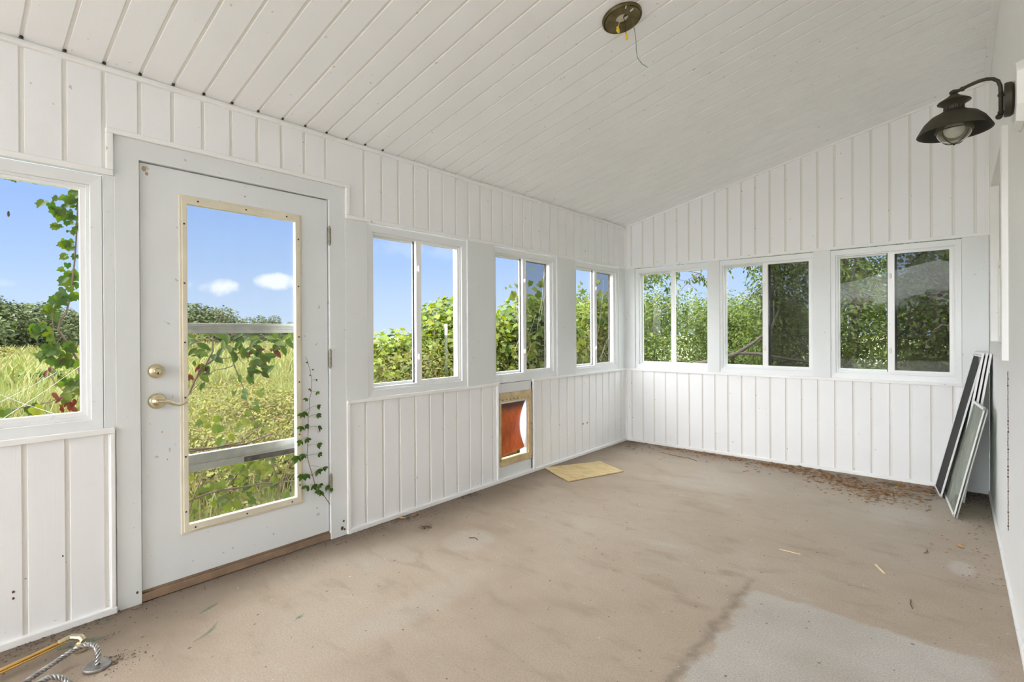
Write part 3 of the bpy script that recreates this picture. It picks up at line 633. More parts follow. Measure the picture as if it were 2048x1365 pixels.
def leaf_mesh(name, pos, nrm, tip, size, kind):
    """pos, nrm, tip: (n,3); builds n leaves as one mesh"""
    tv, tf = leaf_tpl(kind); n = len(pos); k = len(tv)
    z = nrm / np.linalg.norm(nrm, axis=1, keepdims=True); y = tip - (tip * z).sum(1, keepdims=True) * z; y /= np.linalg.norm(y, axis=1, keepdims=True) + 1e-9; x = np.cross(y, z)
    V = pos[:, None, :] + size[:, None, None] * (tv[None, :, 0:1] * x[:, None, :] + tv[None, :, 1:2] * y[:, None, :] + tv[None, :, 2:3] * z[:, None, :])
    me = bpy.data.meshes.new(name); me.vertices.add(n * k); me.vertices.foreach_set('co', V.reshape(-1).astype(np.float32))
    loops = np.concatenate([np.array(f) for f in tf]); ln = len(loops); tot = (loops[None, :] + (np.arange(n) * k)[:, None]).reshape(-1)
    me.loops.add(len(tot)); me.loops.foreach_set('vertex_index', tot.astype(np.int32))
    sizes = np.array([len(f) for f in tf]); st = np.concatenate([[0], np.cumsum(sizes)[:-1]])
    me.polygons.add(n * len(tf)); me.polygons.foreach_set('loop_start', (st[None, :] + (np.arange(n) * ln)[:, None]).reshape(-1).astype(np.int32))
    me.polygons.foreach_set('loop_total', np.tile(sizes, n).astype(np.int32)); me.update(calc_edges=True); me.validate(); return me
def rv(n): v = RNG.normal(size=(n, 3)); return v / np.linalg.norm(v, axis=1, keepdims=True)
def foliage(name, m, parent, blobs, n, size, kind, shell=.55, up=.5, droop=.6, svar=.35):
    """leaves in ellipsoid blobs [(x,y,z, rx,ry,rz)]"""
    B = np.array(blobs, float); vol = (B[:, 3] * B[:, 4] * B[:, 5]) ** .67; idx = RNG.choice(len(B), n, p=vol / vol.sum()); b = B[idx]
    d = rv(n); r = shell + (1 - shell) * RNG.random((n, 1)) ** .7; pos = b[:, :3] + d * b[:, 3:] * r
    nr = d * .7 + rv(n) * .7 + np.array([0, 0, up]); tip = rv(n) + d * .4 + np.array([0, 0, -droop])
    me = leaf_mesh(name, pos, nr, tip, size * (1 + svar * RNG.normal(size=n)).clip(.4, 1.9), kind); me.materials.append(m)
    o = bpy.data.objects.new(name, me); COL.objects.link(o); o.parent = parent; return o
def placed_leaves(name, m, parent, pts, size, kind, jitter=0, tipdir=(0, 0, -1), face=(1, -.3, .4), k=1):
    P_ = np.repeat(np.array(pts, float), k, axis=0); n = len(P_); P_ = P_ + RNG.normal(size=(n, 3)) * jitter
    nr = np.array(face) + rv(n) * .55; tip = np.array(tipdir) + rv(n) * .8
    me = leaf_mesh(name, P_, nr, tip, size * (1 + .25 * RNG.normal(size=n)).clip(.5, 1.6), kind); me.materials.append(m)
    o = bpy.data.objects.new(name, me); COL.objects.link(o); o.parent = parent; return o
def crook(p0, p1, r0, r1, n=7, j=.08):
    p0, p1 = Vector(p0), Vector(p1); L = (p1 - p0).length; pts = []
    for i in range(n):
        t = i / (n - 1); q = p0.lerp(p1, t)
        if 0 < i < n - 1: q += Vector((random.gauss(0, 1), random.gauss(0, 1), random.gauss(0, 1))) * j * L * .35
        pts.append(q)
    return pts, [r0 + (r1 - r0) * i / (n - 1) for i in range(n)]
def bush(name, label, cat, loc, blobs, n, size, kind, m, group=None, stems=5, stem_m=None, r=.02, **k):
    e = empty(name, loc, label=label, cat=cat, group=group)
    w = MB()
    for i in range(stems):
        b = random.choice(blobs); p, rr = crook((random.uniform(-.1, .1), random.uniform(-.1, .1), 0), (b[0] + random.uniform(-.3, .3) * b[3], b[1] + random.uniform(-.3, .3) * b[4], b[2] + b[5] * .4), r, r * .3, 8); w.tube(p, rr, 6)
        for q in range(4):
            a = p[random.randint(3, 6)]; d = Vector((random.gauss(0, b[3] * .6), random.gauss(0, b[4] * .6), random.gauss(.1, b[5] * .5))); p2, r2 = crook(a, a + d, r * .45, r * .12, 6); w.tube(p2, r2, 5)
    w.build('branches', stem_m or M_BARK, e, normals=False)
    foliage('leaves', m, e, blobs, n, size, kind, **k); return e

# ------------------------------------------------------------------ outside: ground, grass, trees
GZ = -.45
def groundmat():
    t = NT('rough_field'); n = t.noise(.12, 6, .6); n2 = t.noise(1.6, 6, .7)
    c = t.ramp(n, [(.35, (.07, .083, .03)), (.5, (.10, .105, .04)), (.66, (.135, .12, .065))]); c = t.mix(t.maprange(n2, .4, .65), c, (.065, .072, .027)); t.bsdf(c, .95, bump=n2, bs=.8, bd=.1); return t.m
w = MB(); nx = 60; R0 = 160; vs = []
for j in range(nx + 1):
    for i in range(nx + 1):
        x = -R0 + 2 * R0 * i / nx; y = -R0 + 2 * R0 * j / nx; dd = math.hypot(x, y)
        vs.append((x, y, GZ + (0 if dd < 14 else .18 * math.sin(x * .11 + 1) * math.cos(y * .09))))
w.add(vs, [(j * (nx + 1) + i, j * (nx + 1) + i + 1, (j + 1) * (nx + 1) + i + 1, (j + 1) * (nx + 1) + i) for j in range(nx) for i in range(nx)])
tag(w.build('ground', groundmat(), smo=True), kind='structure')
w = MB(); w.box(-2.5, 8, -20, YEND - .02, GZ, -.02); tag(w.build('bounce_patio', simple('pale_bounce_concrete', (.70, .69, .67), .8)), kind='structure')  # unseen pale slab, added to bounce sunlight into the porch
# grass blades
def grass(name, n, xr, yr, h, wd, label, dens=None):
    x = RNG.uniform(*xr, n); y = RNG.uniform(*yr, n); keep = (y > -4.9 + (-x) * -.05) | (x > -2)
    if dens is not None: keep &= dens(x, y)
    x, y = x[keep], y[keep]; n = len(x)
    dist = np.hypot(x - 2.7, y + 5); hh = h * (1 + .35 * RNG.normal(size=n)).clip(.3, 2) * (.75 + .5 * np.sin(x * .9 + 2) * np.cos(y * .7)); ww = wd * (1 + dist / 9)
    a = RNG.uniform(0, 2 * math.pi, n); lean = rv(n) * .45
    base = np.stack([x, y, np.full(n, GZ)], 1); dx = np.stack([np.cos(a), np.sin(a), 0 * a], 1) * ww[:, None] * .5
    mid = base + np.stack([lean[:, 0] * hh * .35, lean[:, 1] * hh * .35, hh * .6], 1); tip = base + np.stack([lean[:, 0] * hh * 1.1, lean[:, 1] * hh * 1.1, hh * (1 - .2 * np.abs(lean[:, 2]))], 1)
    V = np.stack([base - dx, base + dx, mid + dx * .7, mid - dx * .7, tip], 1)
    me = bpy.data.meshes.new(name); me.vertices.add(n * 5); me.vertices.foreach_set('co', V.reshape(-1).astype(np.float32))
    L = np.array([0, 1, 2, 3, 3, 2, 4]); tot = (L[None] + (np.arange(n) * 5)[:, None]).reshape(-1); me.loops.add(len(tot)); me.loops.foreach_set('vertex_index', tot.astype(np.int32))
    me.polygons.add(2 * n); me.polygons.foreach_set('loop_start', (np.array([0, 4])[None] + (np.arange(n) * 7)[:, None]).reshape(-1).astype(np.int32)); me.polygons.foreach_set('loop_total', np.tile([4, 3], n).astype(np.int32))
    me.update(calc_edges=True); me.materials.append(M_GRASS); o = bpy.data.objects.new(name, me); COL.objects.link(o); return tag(o, label, 'grass', kind='stuff')
grass('tall_grass', 42000, (-14, -.5), (-5.2, 3.5), .42, .008, 'yellow green tall grass growing close outside the door and windows')
grass('field_grass', 60000, (-58, -12), (-5, 22), .55, .02, 'sunlit tall grass over the wide field beyond the porch')
# far trees
def far_tree(seed, h=5.0, r=3.0):
    global RNG; RNG = np.random.default_rng(seed); random.seed(seed)
    e = empty('field_tree', (0, 0, GZ)); tr = MB(); p, rr = crook((0, 0, 0), (0, 0, h * .55), .16, .08); tr.tube(p, rr, 6); tr.build('trunk', M_BARK, e, normals=False)
    bl = [(random.gauss(0, r * .42), random.gauss(0, r * .42), h * (.30 + .42 * random.random()), r * .42, r * .42, h * .20) for _ in range(9)] + [(random.gauss(0, .3), random.gauss(0, .3), h * .80, r * .42, r * .42, h * .20), (0, 0, h * .3, r * .9, r * .9, h * .28)]
    foliage('crown', M_FARTREE, e, bl, 5200, .24, 'oval', shell=.6, up=.5); return e
proto = [far_tree(s) for s in (11, 12, 13)]
CX, CY = 2.74, -5.06
far = [(-2, 66, 1.05), (.5, 62, 1.0), (2.8, 60, 1.10), (4.3, 61, 1.0), (5.4, 63, .95), (6.4, 70, .92), (7.6, 78, .80), (9.2, 84, .70), (11, 86, .7), (13, 80, .7), (15.2, 74, .75), (16.9, 66, .98), (17.9, 64, 1.0), (18.9, 66, .85), (20.6, 90, .55), (22.4, 88, .66), (23.8, 90, .66), (25.4, 92, .5), (27.5, 90, .5), (30.5, 85, .5), (42, 85, .6)]
for i, (a, dd, s) in enumerate(far):
    e = proto[i] if i < 3 else copy_tree(proto[i % 3])
    a = math.radians(a); e.location = (CX - dd * math.cos(a), CY + dd * math.sin(a), GZ); e.scale = (s * 1.25, s * 1.25, s * 1.02 * (dd / 66)); e.rotation_euler = (0, 0, i * 1.3)
    e['label'] = 'distant dark green tree in the row along the far edge of the field'; e['category'] = 'tree'; e['group'] = 'far field trees'
for i, (x, y, s) in enumerate(((-9, -31, .9), (-5.5, -33, .85), (-1.5, -30, .8), (1.8, -34, .95), (5.2, -31, .8), (8.6, -33, 1.0), (12.5, -31, .95))):
    e = copy_tree(proto[i % 3]); e.location = (x, y, GZ); e.scale = (s, s, s * .86); e.rotation_euler = (0, 0, i * 2.1)
    e['label'] = 'tree beyond the open end of the porch, only reflected in glass'; e['category'] = 'tree'; e['group'] = 'trees beyond the open end'
RNG = np.random.default_rng(21); random.seed(21)
# bushes in the field
for i, (a, dd, s, lb) in enumerate(((5.6, 22, .55, 'small dark shrub standing alone in the grass seen through the leftmost window'), (16.4, 46, 1.9, 'yellow green bush before the distant trees at the left of the door glass'), (22.6, 30, .9, 'low green bush in the middle of the field seen in the door glass'), (24.5, 44, 1.2, 'low bright bush on the field at the right of the door glass'), (2.9, 40, 1.1, 'rounded green bush below the trees at the left edge of the view'))):
    a = math.radians(a); bl = [(random.gauss(0, s * .5), random.gauss(0, s * .5), s * .45, s * .6, s * .6, s * .5) for _ in range(4)]
    bush('field_bush', lb, 'bush', (CX - dd * math.cos(a), CY + dd * math.sin(a), GZ), bl, 1300, .13, 'oval', M_TREE if i in (0,) else M_BRUSH, stems=3)
# brush in front of the door
for i, (a, dd, r_, h, nn, lb) in enumerate(((17.5, 6.0, .8, .55, 5200, 'olive brush nearest the porch at the left of the door glass'), (21.0, 6.6, .9, .62, 5600, 'dry tangled brush nearest the porch in the middle of the door glass'), (24.8, 6.4, .8, .70, 5600, 'dry brown brush nearest the porch at the right of the door glass'), (18.0, 9.0, 1.1, .6, 4800, 'second row of yellow green brush at the left of the door glass'), (22.8, 9.6, 1.3, .7, 5600, 'second row of brown green brush at the right of the door glass'), (26.5, 8.6, .9, .8, 4000, 'tall brush beside the low grapevine mound, hidden partly by the door edge'), (20.0, 13.0, 1.4, .6, 4200, 'third row of pale brush in the middle of the door glass'), (20.5, 4.5, .55, .28, 2600, 'short weeds just outside the storm door, seen low in its glass'), (5.2, 8.5, .9, .35, 2600, 'low weeds seen at the bottom of the leftmost window'))):
    a = math.radians(a); bl = [(random.gauss(0, r_ * .5), random.gauss(0, r_ * .5), h * random.uniform(.2, .75), r_ * .45, r_ * .45, h * .4) for _ in range(9)]
    bush('brush_shrub', lb, 'bush', (CX - dd * math.cos(a), CY + dd * math.sin(a), GZ), bl, nn, .034 + dd * .0012, 'oval', M_BRUSH, stems=12, r=.006, stem_m=M_TWIG, shell=.2)
# grapevine hedge outside the left windows
hb = [
 ('grapevine', 'low leafy grapevine mound behind the left pane of the first window after the door', (-2.1, -1.65), [(0, 0, 1.0, .55, .65, .62), (-.3, .3, 1.27, .5, .55, .42), (.2, -.2, .5, .5, .6, .5), (-.1, .45, 1.3, .45, .4, .36)], 5200, .052),
 ('grapevine', 'taller grapevine thicket around the metal fence post', (-2.15, -.55), [(0, 0, 1.2, .55, .6, .7), (-.2, .1, 1.72, .5, .5, .42), (.15, -.3, .7, .5, .5, .6), (0, .4, 1.45, .5, .5, .55)], 6500, .054),
 ('grapevine', 'grapevine thicket with big pale leaves behind the second window from the door', (-1.75, .55), [(0, 0, 1.3, .5, .6, .8), (-.2, .1, 1.75, .45, .5, .45), (.2, -.2, .7, .5, .5, .6), (.1, .4, 1.5, .4, .4, .55)], 5200, .062),
 ('grapevine', 'green vine covered bush behind the left pane of the third window from the door', (-1.9, 2.0), [(0, 0, 1.2, .6, .7, .8), (.2, .1, 1.75, .5, .5, .45), (-.3, -.3, 1.4, .5, .5, .6)], 6500, .048)]
for nm, lb, (x, y), bl, nn, sz in hb:
    bush(nm, lb, 'vine', (x, y, GZ), bl, nn, sz, 'grape', M_GRAPE, stems=7, r=.014, group=None)
for x, y, h, nn, lb in ((-1.35, -1.75, 1.15, 6500, 'fine leaved undergrowth at the foot of the low grapevine mound'), (-1.45, -.95, 1.0, 5000, 'fine leaved undergrowth in front of the fence post'), (-1.2, .35, 1.15, 5500, 'dry twiggy undergrowth low behind the second window from the door'), (-1.3, 1.5, 1.3, 6000, 'dense undergrowth low behind the third window from the door')):
    bl = [(random.gauss(0, .22), random.gauss(0, .35), h * random.uniform(.5, 1.1), .32, .42, h * .5) for _ in range(9)]
    bush('undergrowth', lb, 'bush', (x, y, GZ), bl, nn, .032, 'oval', M_BRUSH, stems=12, r=.006, stem_m=M_TWIG, shell=.2)
e = empty('fence_post', (-1.46, -1.33, GZ), label='olive steel fence post with a white painted top among the vines', cat='post')
w = MB(); w.box(-.018, .018, -.003, .003, 0, 1.62); w.box(-.003, .003, -.016, .016, 0, 1.62); w.build('post', M_POSTGREEN, e)
w = MB(); w.box(-.019, .019, -.004, .004, 1.62, 1.74); w.box(-.004, .004, -.017, .017, 1.62, 1.74); w.build('painted_top', M_WHITEPAINT, e)
# trees beyond the back wall
bt = [
 ('leafy_tree', 'far pale tree filling the gap low behind the left back window', (-6.8, 11.5), 3.2, [(0, 0, 1.3, 1.8, 1.6, 1.2), (1.3, 0, 1.4, 1.4, 1.2, 1.1), (-1.3, 0, 1.5, 1.4, 1.2, 1.1)], 4200, .13),
 ('leafy_tree', 'far pale tree filling the gap low behind the middle back window', (-3.0, 13.0), 3.2, [(0, 0, 1.3, 1.8, 1.6, 1.2), (1.4, 0, 1.4, 1.4, 1.2, 1.2), (-1.4, 0, 1.5, 1.4, 1.2, 1.1)], 4200, .13),
 ('leafy_tree', 'bright green tree with open crown behind the left back window', (-2.1, 4.2), 2.6, [(0, 0, 1.3, .9, .8, .7), (.6, .1, 2.05, .7, .6, .5), (-.7, .2, 2.0, .7, .6, .5), (.3, -.3, 1.0, 1.0, .6, .7), (.2, 0, 2.75, .5, .5, .28)], 7500, .065),
 ('leafy_tree', 'pale green tree behind the left pane of the middle back window', (-.6, 5.6), 2.6, [(0, 0, 1.4, .9, .8, .8), (.5, 0, 1.9, .8, .7, .5), (-.4, .1, 1.9, .7, .7, .5), (.1, -.4, .9, 1.0, .6, .6)], 7000, .065),
 ('leafy_tree', 'dark branching tree behind the right pane of the middle back window', (.75, 2.9), 3.0, [(0, 0, 1.5, .50, .55, .8), (.1, .1, 2.2, .5, .5, .6), (.15, 0, .8, .5, .5, .6), (.1, .1, 2.75, .45, .5, .35)], 6500, .055),
 ('leafy_tree', 'dense tree with a slanting trunk behind the left pane of the right back window', (1.75, 2.5), 3.4, [(0, 0, 1.6, .45, .6, .8), (-.1, .1, 2.5, .6, .6, .6), (.1, 0, .8, .5, .5, .6), (0, 0, 3.1, .6, .6, .5)], 7500, .055),
 ('leafy_tree', 'dark shady tree filling the right pane of the right back window', (2.65, 2.7), 3.4, [(0, 0, 1.6, .55, .6, .9), (0, .1, 2.6, .7, .6, .6), (.1, 0, .8, .6, .5, .6), (.1, 0, 3.2, .7, .6, .5)], 8000, .055),
 ('leafy_tree', 'tall green tree in the hedge row behind the left back window', (-4.6, 7.5), 3.2, [(0, 0, 1.4, 1.3, 1.0, 1.2), (.8, 0, 2.0, 1.0, .9, .8), (-.8, 0, 2.1, 1.0, .9, .8)], 5500, .10),
 ('leafy_tree', 'broad green tree in the hedge row behind the middle back window', (-1.2, 9.0), 3.2, [(0, 0, 1.4, 1.6, 1.0, 1.2), (.9, 0, 1.9, 1.1, .9, .8), (-.9, 0, 2.0, 1.1, .9, .8)], 5500, .10),
 ('leafy_tree', 'broad dark tree far behind the right back window', (2.4, 8.0), 3.6, [(0, 0, 1.4, 1.8, 1.0, 1.3), (.9, 0, 2.4, 1.2, .9, .9), (-.9, 0, 2.4, 1.2, .9, .9)], 6500, .10),
 ('leafy_tree', 'green tree seen at the far right of the third window from the door', (-4.4, 3.4), 2.6, [(0, 0, 1.2, 1.0, .9, .9), (.4, .3, 1.7, .8, .8, .5)], 5000, .075)]
for nm, lb, (x, y), h, bl, nn, sz in bt:
    bl = bl + [(0, 0, .45, bl[0][3] * 1.2, bl[0][4], .5)]
    e = bush(nm, lb, 'tree', (x, y, GZ), bl, int(nn * 1.9), sz * .85, 'oval', M_TREE, stems=9, r=.035, shell=.25, up=.6)
# a bare bough crossing the middle and right back windows
e = empty('bare_bough', (.7, 1.5, .6), label='dark bare bough crossing low behind the middle back window', cat='branch')
w = MB(); Q = lambda x, y, z: (x - .7, y - 1.5, z - .6)
w.tube([Q(.30, 1.2, .78), Q(.55, 1.25, .84), Q(.78, 1.3, .93), Q(.95, 1.35, 1.06), Q(1.12, 1.4, 1.22), Q(1.2, 1.45, 1.45)], [.030, .028, .024, .018, .014, .008], 8)
w.tube([Q(.78, 1.3, .93), Q(1.0, 1.3, .93), Q(1.3, 1.3, .88), Q(1.7, 1.3, .82)], [.018, .018, .014, .01], 8)
w.tube([Q(.55, 1.25, .84), Q(.5, 1.3, 1.1), Q(.52, 1.3, 1.4), Q(.45, 1.35, 1.7)], [.012, .009, .007, .004], 6)
w.tube([Q(.30, 1.2, .78), Q(.1, 1.2, .66), Q(-.1, 1.3, .3), Q(-.2, 1.3, GZ)], [.03, .035, .04, .045], 8); w.build('bough', M_BARK, e, smo=True)
# high boughs with leaves hanging at the window tops
for lb, pts, lv in (('leafy bough hanging across the top of the middle back window', [(.55, 1.6, 2.3), (.8, 1.5, 2.1), (1.1, 1.4, 2.0), (1.35, 1.4, 1.95), (1.7, 1.3, 1.98)], 260), ('leafy bough hanging across the top of the left back window', [(-.75, 1.6, 2.25), (-.5, 1.5, 2.12), (-.2, 1.3, 2.03), (.1, 1.2, 1.98), (.4, 1.1, 1.9)], 260)):
    e = empty('hanging_bough', pts[0], label=lb, cat='branch'); o0 = Vector(pts[0]); w = MB(); pp = [Vector(p) - o0 for p in pts]; w.tube(pp, [.018, .014, .011, .008, .004], 6)
    ends = []
    for p in pp[1:]:
        for q in range(4):
            d = Vector((random.gauss(0, .16), random.gauss(0, .12), random.gauss(-.12, .12))); c_, r_ = crook(p, p + d, .005, .002, 5); w.tube(c_, r_, 5); ends += c_[1:]
    w.tube([pp[0], pp[0] + Vector((-.3, .6, .2)), pp[0] + Vector((-.6, 1.4, -.6)), pp[0] + Vector((-.7, 1.6, GZ - pts[0][2]))], [.02, .03, .04, .05], 7)
    w.build('branches', M_BARK, e, normals=False); placed_leaves('leaves', M_TREE, e, [tuple(p) for p in ends], .055, 'oval', .03, k=max(1, lv // len(ends)))

# ------------------------------------------------------------------ creepers close to the glass
def path(mb, pts, r0, r1, n=7, off=Vector((0, 0, 0))):
    P_ = [Vector(p) - off for p in pts]; mb.tube(P_, [r0 + (r1 - r0) * i / (len(P_) - 1) for i in range(len(P_))], n)
o0 = Vector((-.45, -4.15, GZ)); e = empty('woody_creeper', tuple(o0), label='woody creeper with five fingered leaves tangled outside the door glass', cat='vine')
w = MB(); X1, X2 = -.45, -.5
for pts, a, b in (([(-.5, -4.22, GZ), (-.46, -4.2, .3), (X1, -4.175, .72), (X1, -4.151, .818), (X1, -4.108, .874), (X1, -4.082, .941), (X1, -4.031, 1.015), (X1, -3.989, 1.1), (X1, -3.988, 1.196), (-.4, -3.95, 1.32)], .010, .003),
    ([(X1, -4.082, .941), (X1, -4.057, .996), (X1, -3.981, 1.054), (X1, -3.927, 1.145), (X1, -3.887, 1.189), (-.45, -3.80, 1.22)], .0045, .0025),
    ([(X2, -3.909, 1.144), (X2, -3.877, 1.087), (X2, -3.86, 1.021), (X2, -3.833, .945), (X2, -3.805, .872), (X2, -3.784, .768), (X2, -3.742, .672), (-.52, -3.70, .5)], .0038, .0022),
    ([(X2, -3.86, 1.01), (X2, -3.902, .997), (X2, -3.965, .988), (X2, -4.026, .938), (X2, -4.067, .895), (-.46, -4.12, .85)], .0028, .002), ([(X2, -4.067, .895), (X2, -4.0, .888), (X2, -3.927, .883)], .002, .0012),
    ([(X1, -4.03, 1.02), (X2, -3.972, 1.052), (X2, -3.886, 1.057), (X2, -3.787, 1.062), (X2, -3.761, .998)], .0028, .0015),
    ([(-.48, -4.16, 1.11), (-.48, -4.108, 1.136), (-.48, -4.009, 1.176), (-.48, -3.916, 1.149), (-.48, -3.811, 1.019)], .0026, .0015),
    ([(X2, -4.1, 1.24), (X2, -4.002, 1.23), (X2, -3.844, 1.191), (X2, -3.673, 1.176), (X2, -3.486, 1.193)], .0035, .0018),
    ([(X2, -4.24, .22), (X2, -4.095, .267), (X2, -3.954, .287), (X2, -3.821, .275), (X2, -3.698, .271), (X2, -3.478, .237)], .007, .004),
    ([(X2, -4.1, .20), (X2, -4.075, .284), (X2, -4.021, .414), (X2, -3.97, .55)], .005, .004), ([(X2, -3.67, .5), (X2, -3.648, .416), (X2, -3.604, .265), (X2, -3.589, .19), (X2, -3.58, GZ)], .004, .005),
    ([(-.3, -4.25, .60), (-.3, -4.16, .593), (-.3, -4.021, .577), (-.3, -3.87, .574), (-.35, -3.7, .60)], .006, .004), ([(-.32, -4.25, .585), (-.3, -4.1, .577), (-.3, -3.9, .588), (-.4, -3.72, .66)], .004, .003)):
    path(w, pts, a, b, 6, o0)
for _ in range(34):
    a = Vector((-.5 + random.gauss(0, .05), random.uniform(-4.15, -3.5), random.uniform(.15, .48))); b = a + Vector((random.gauss(0, .05), random.gauss(0, .14), random.gauss(.02, .11))); c_, r_ = crook(a - o0, b - o0, .0028, .0014, 5); w.tube(c_, r_, 5)
w.build('stems', M_TWIG, e, normals=False)
lf = [(-3.764, 1.036), (-3.73, 1.016), (-3.678, 1.018), (-3.803, .963), (-3.748, .955), (-3.76, .991), (-4.082, 1.051), (-4.092, 1.096), (-4.05, .946), (-3.974, 1.045), (-3.927, 1.103), (-3.849, .823), (-3.855, 1.161), (-3.814, 1.077), (-3.785, 1.089), (-3.69, 1.082), (-3.872, 1.075), (-4.019, 1.035), (-3.72, 1.14), (-3.65, 1.15), (-3.60, 1.13), (-3.78, 1.15), (-3.56, 1.16), (-3.93, 1.18), (-4.04, 1.17), (-4.11, 1.15), (-3.99, 1.20), (-3.62, 1.18)]
placed_leaves('leaves', M_CREEPER, e, [(-.45 - o0.x, y - o0.y, z - o0.z + .02) for y, z in lf], .062, 'oval', .020, tipdir=(.1, .35, -.8), face=(.8, -.5, .5), k=4)
lo = [(random.uniform(-4.1, -3.55), random.uniform(.16, .46)) for _ in range(60)] + [(random.uniform(-4.0, -3.55), random.uniform(.60, .80)) for _ in range(12)]
placed_leaves('grape_leaves', M_GRAPE, e, [(-.50 - o0.x - random.random() * .15, y - o0.y, z - o0.z) for y, z in lo], .040, 'grape', .03, k=2)
placed_leaves('red_leaves', M_RED, e, [(-.46 - o0.x, y - o0.y, z - o0.z) for y, z in ((-3.632, 1.107), (-3.628, 1.13), (-4.05, 1.03), (-4.04, 1.01), (-4.11, .98), (-3.76, 1.10))], .05, 'oval', .006, k=3)
# creeper at the leftmost window
o0 = Vector((-.3, -4.60, GZ)); e = empty('hanging_creeper', tuple(o0), label='creeper with green and dead red leaves climbing outside the leftmost window', cat='vine'); w = MB(); X = -.3
for pts, a, b in (([(X, -4.56, GZ), (X, -4.58, .6), (X, -4.599, 1.037), (X, -4.606, 1.088), (X, -4.644, 1.174), (X, -4.67, 1.219), (X, -4.662, 1.268), (X, -4.643, 1.294), (X, -4.625, 1.388), (X, -4.61, 1.558), (X, -4.60, 1.76), (X, -4.60, 1.95), (X, -4.75, 2.02), (X, -4.95, 2.0)], .006, .0025),
    ([(X, -4.659, 1.189), (X, -4.685, 1.15), (X, -4.701, 1.023), (X, -4.682, .983), (X, -4.653, .946), (X, -4.653, .911)], .0025, .0015), ([(X, -4.67, 1.26), (X, -4.69, 1.30), (X, -4.686, 1.2), (X, -4.68, 1.15)], .002, .0015),
    ([(X, -4.60, .95), (X, -4.70, .90), (X, -4.80, .885), (X, -4.95, .84)], .003, .002), ([(X, -4.62, 1.0), (X, -4.60, .93), (X, -4.61, .88)], .0025, .0015)): path(w, pts, a, b, 6, o0)
w.build('stems', M_TWIG, e, normals=False)
lf = [(-4.699, 1.297), (-4.679, 1.293), (-4.669, 1.347), (-4.654, 1.353), (-4.736, 1.209), (-4.717, 1.224), (-4.728, 1.19), (-4.707, 1.126), (-4.715, 1.078), (-4.689, 1.111), (-4.667, 1.14), (-4.66, 1.08), (-4.641, 1.069), (-4.675, 1.066), (-4.629, 1.094), (-4.637, 1.134), (-4.611, .992), (-4.63, .97), (-4.84, 1.855), (-4.81, 1.86), (-4.749, 1.86), (-4.70, 1.875)]
placed_leaves('leaves', M_CREEPER, e, [(0, y - o0.y, z - o0.z + .02) for y, z in lf], .036, 'grape', .014, tipdir=(.1, -.2, -.8), k=3)
tp = [(-4.66, 1.796), (-4.675, 1.769), (-4.635, 1.756), (-4.608, 1.818), (-4.647, 1.709), (-4.661, 1.673), (-4.613, 1.725), (-4.668, 1.737), (-4.627, 1.609), (-4.645, 1.595), (-4.61, 1.566), (-4.636, 1.54), (-4.628, 1.484), (-4.611, 1.451), (-4.628, 1.416), (-4.608, 1.829), (-4.601, 1.659), (-4.62, 1.359), (-4.65, 1.346), (-4.60, 1.79), (-4.60, 1.70)]
placed_leaves('upper_leaves', M_CREEPER, e, [(0, y - o0.y, z - o0.z + .02) for y, z in tp], .034, 'grape', .013, tipdir=(.1, -.3, -.8), k=3)
placed_leaves('red_leaves', M_RED, e, [(0, y - o0.y, z - o0.z) for y, z in ((-4.686, .934), (-4.659, 1.10), (-4.704, 1.05), (-4.653, .906), (-4.619, .90), (-4.638, .89), (-4.661, .88), (-4.631, .88))], .036, 'oval', .008, k=2)
placed_leaves('low_leaves', M_GRAPE, e, [(0, y - o0.y, z - o0.z) for y, z in ((-4.63, .96), (-4.64, .93), (-4.60, .94), (-4.76, .89), (-4.84, .88))], .05, 'grape', .008, k=2)
# grape leaves close outside windows 3 and 4
o0 = Vector((-.8, .1, GZ)); e = empty('climbing_grapevine', tuple(o0), label='grape shoots with large yellow green leaves close outside the second and third windows', cat='vine'); w = MB()
sh = []
for y0, y1, z1 in ((-.75, -.95, 1.75), (-.6, -.75, 1.9), (-.2, -.45, 1.72), (.25, .1, 1.95), (.5, .35, 1.75), (.8, .75, 1.9)):
    c_, r_ = crook(Vector((-.85, y0, GZ)) - o0, Vector((-.8, y1, z1)) - o0, .006, .002, 12, .05); w.tube(c_, r_, 6); sh += [tuple(p) for p in c_[4:]]
w.build('shoots', M_STEM, e, normals=False); placed_leaves('leaves', M_GRAPE, e, sh, .062, 'grape', .06, tipdir=(.3, -.2, -.8), k=4)

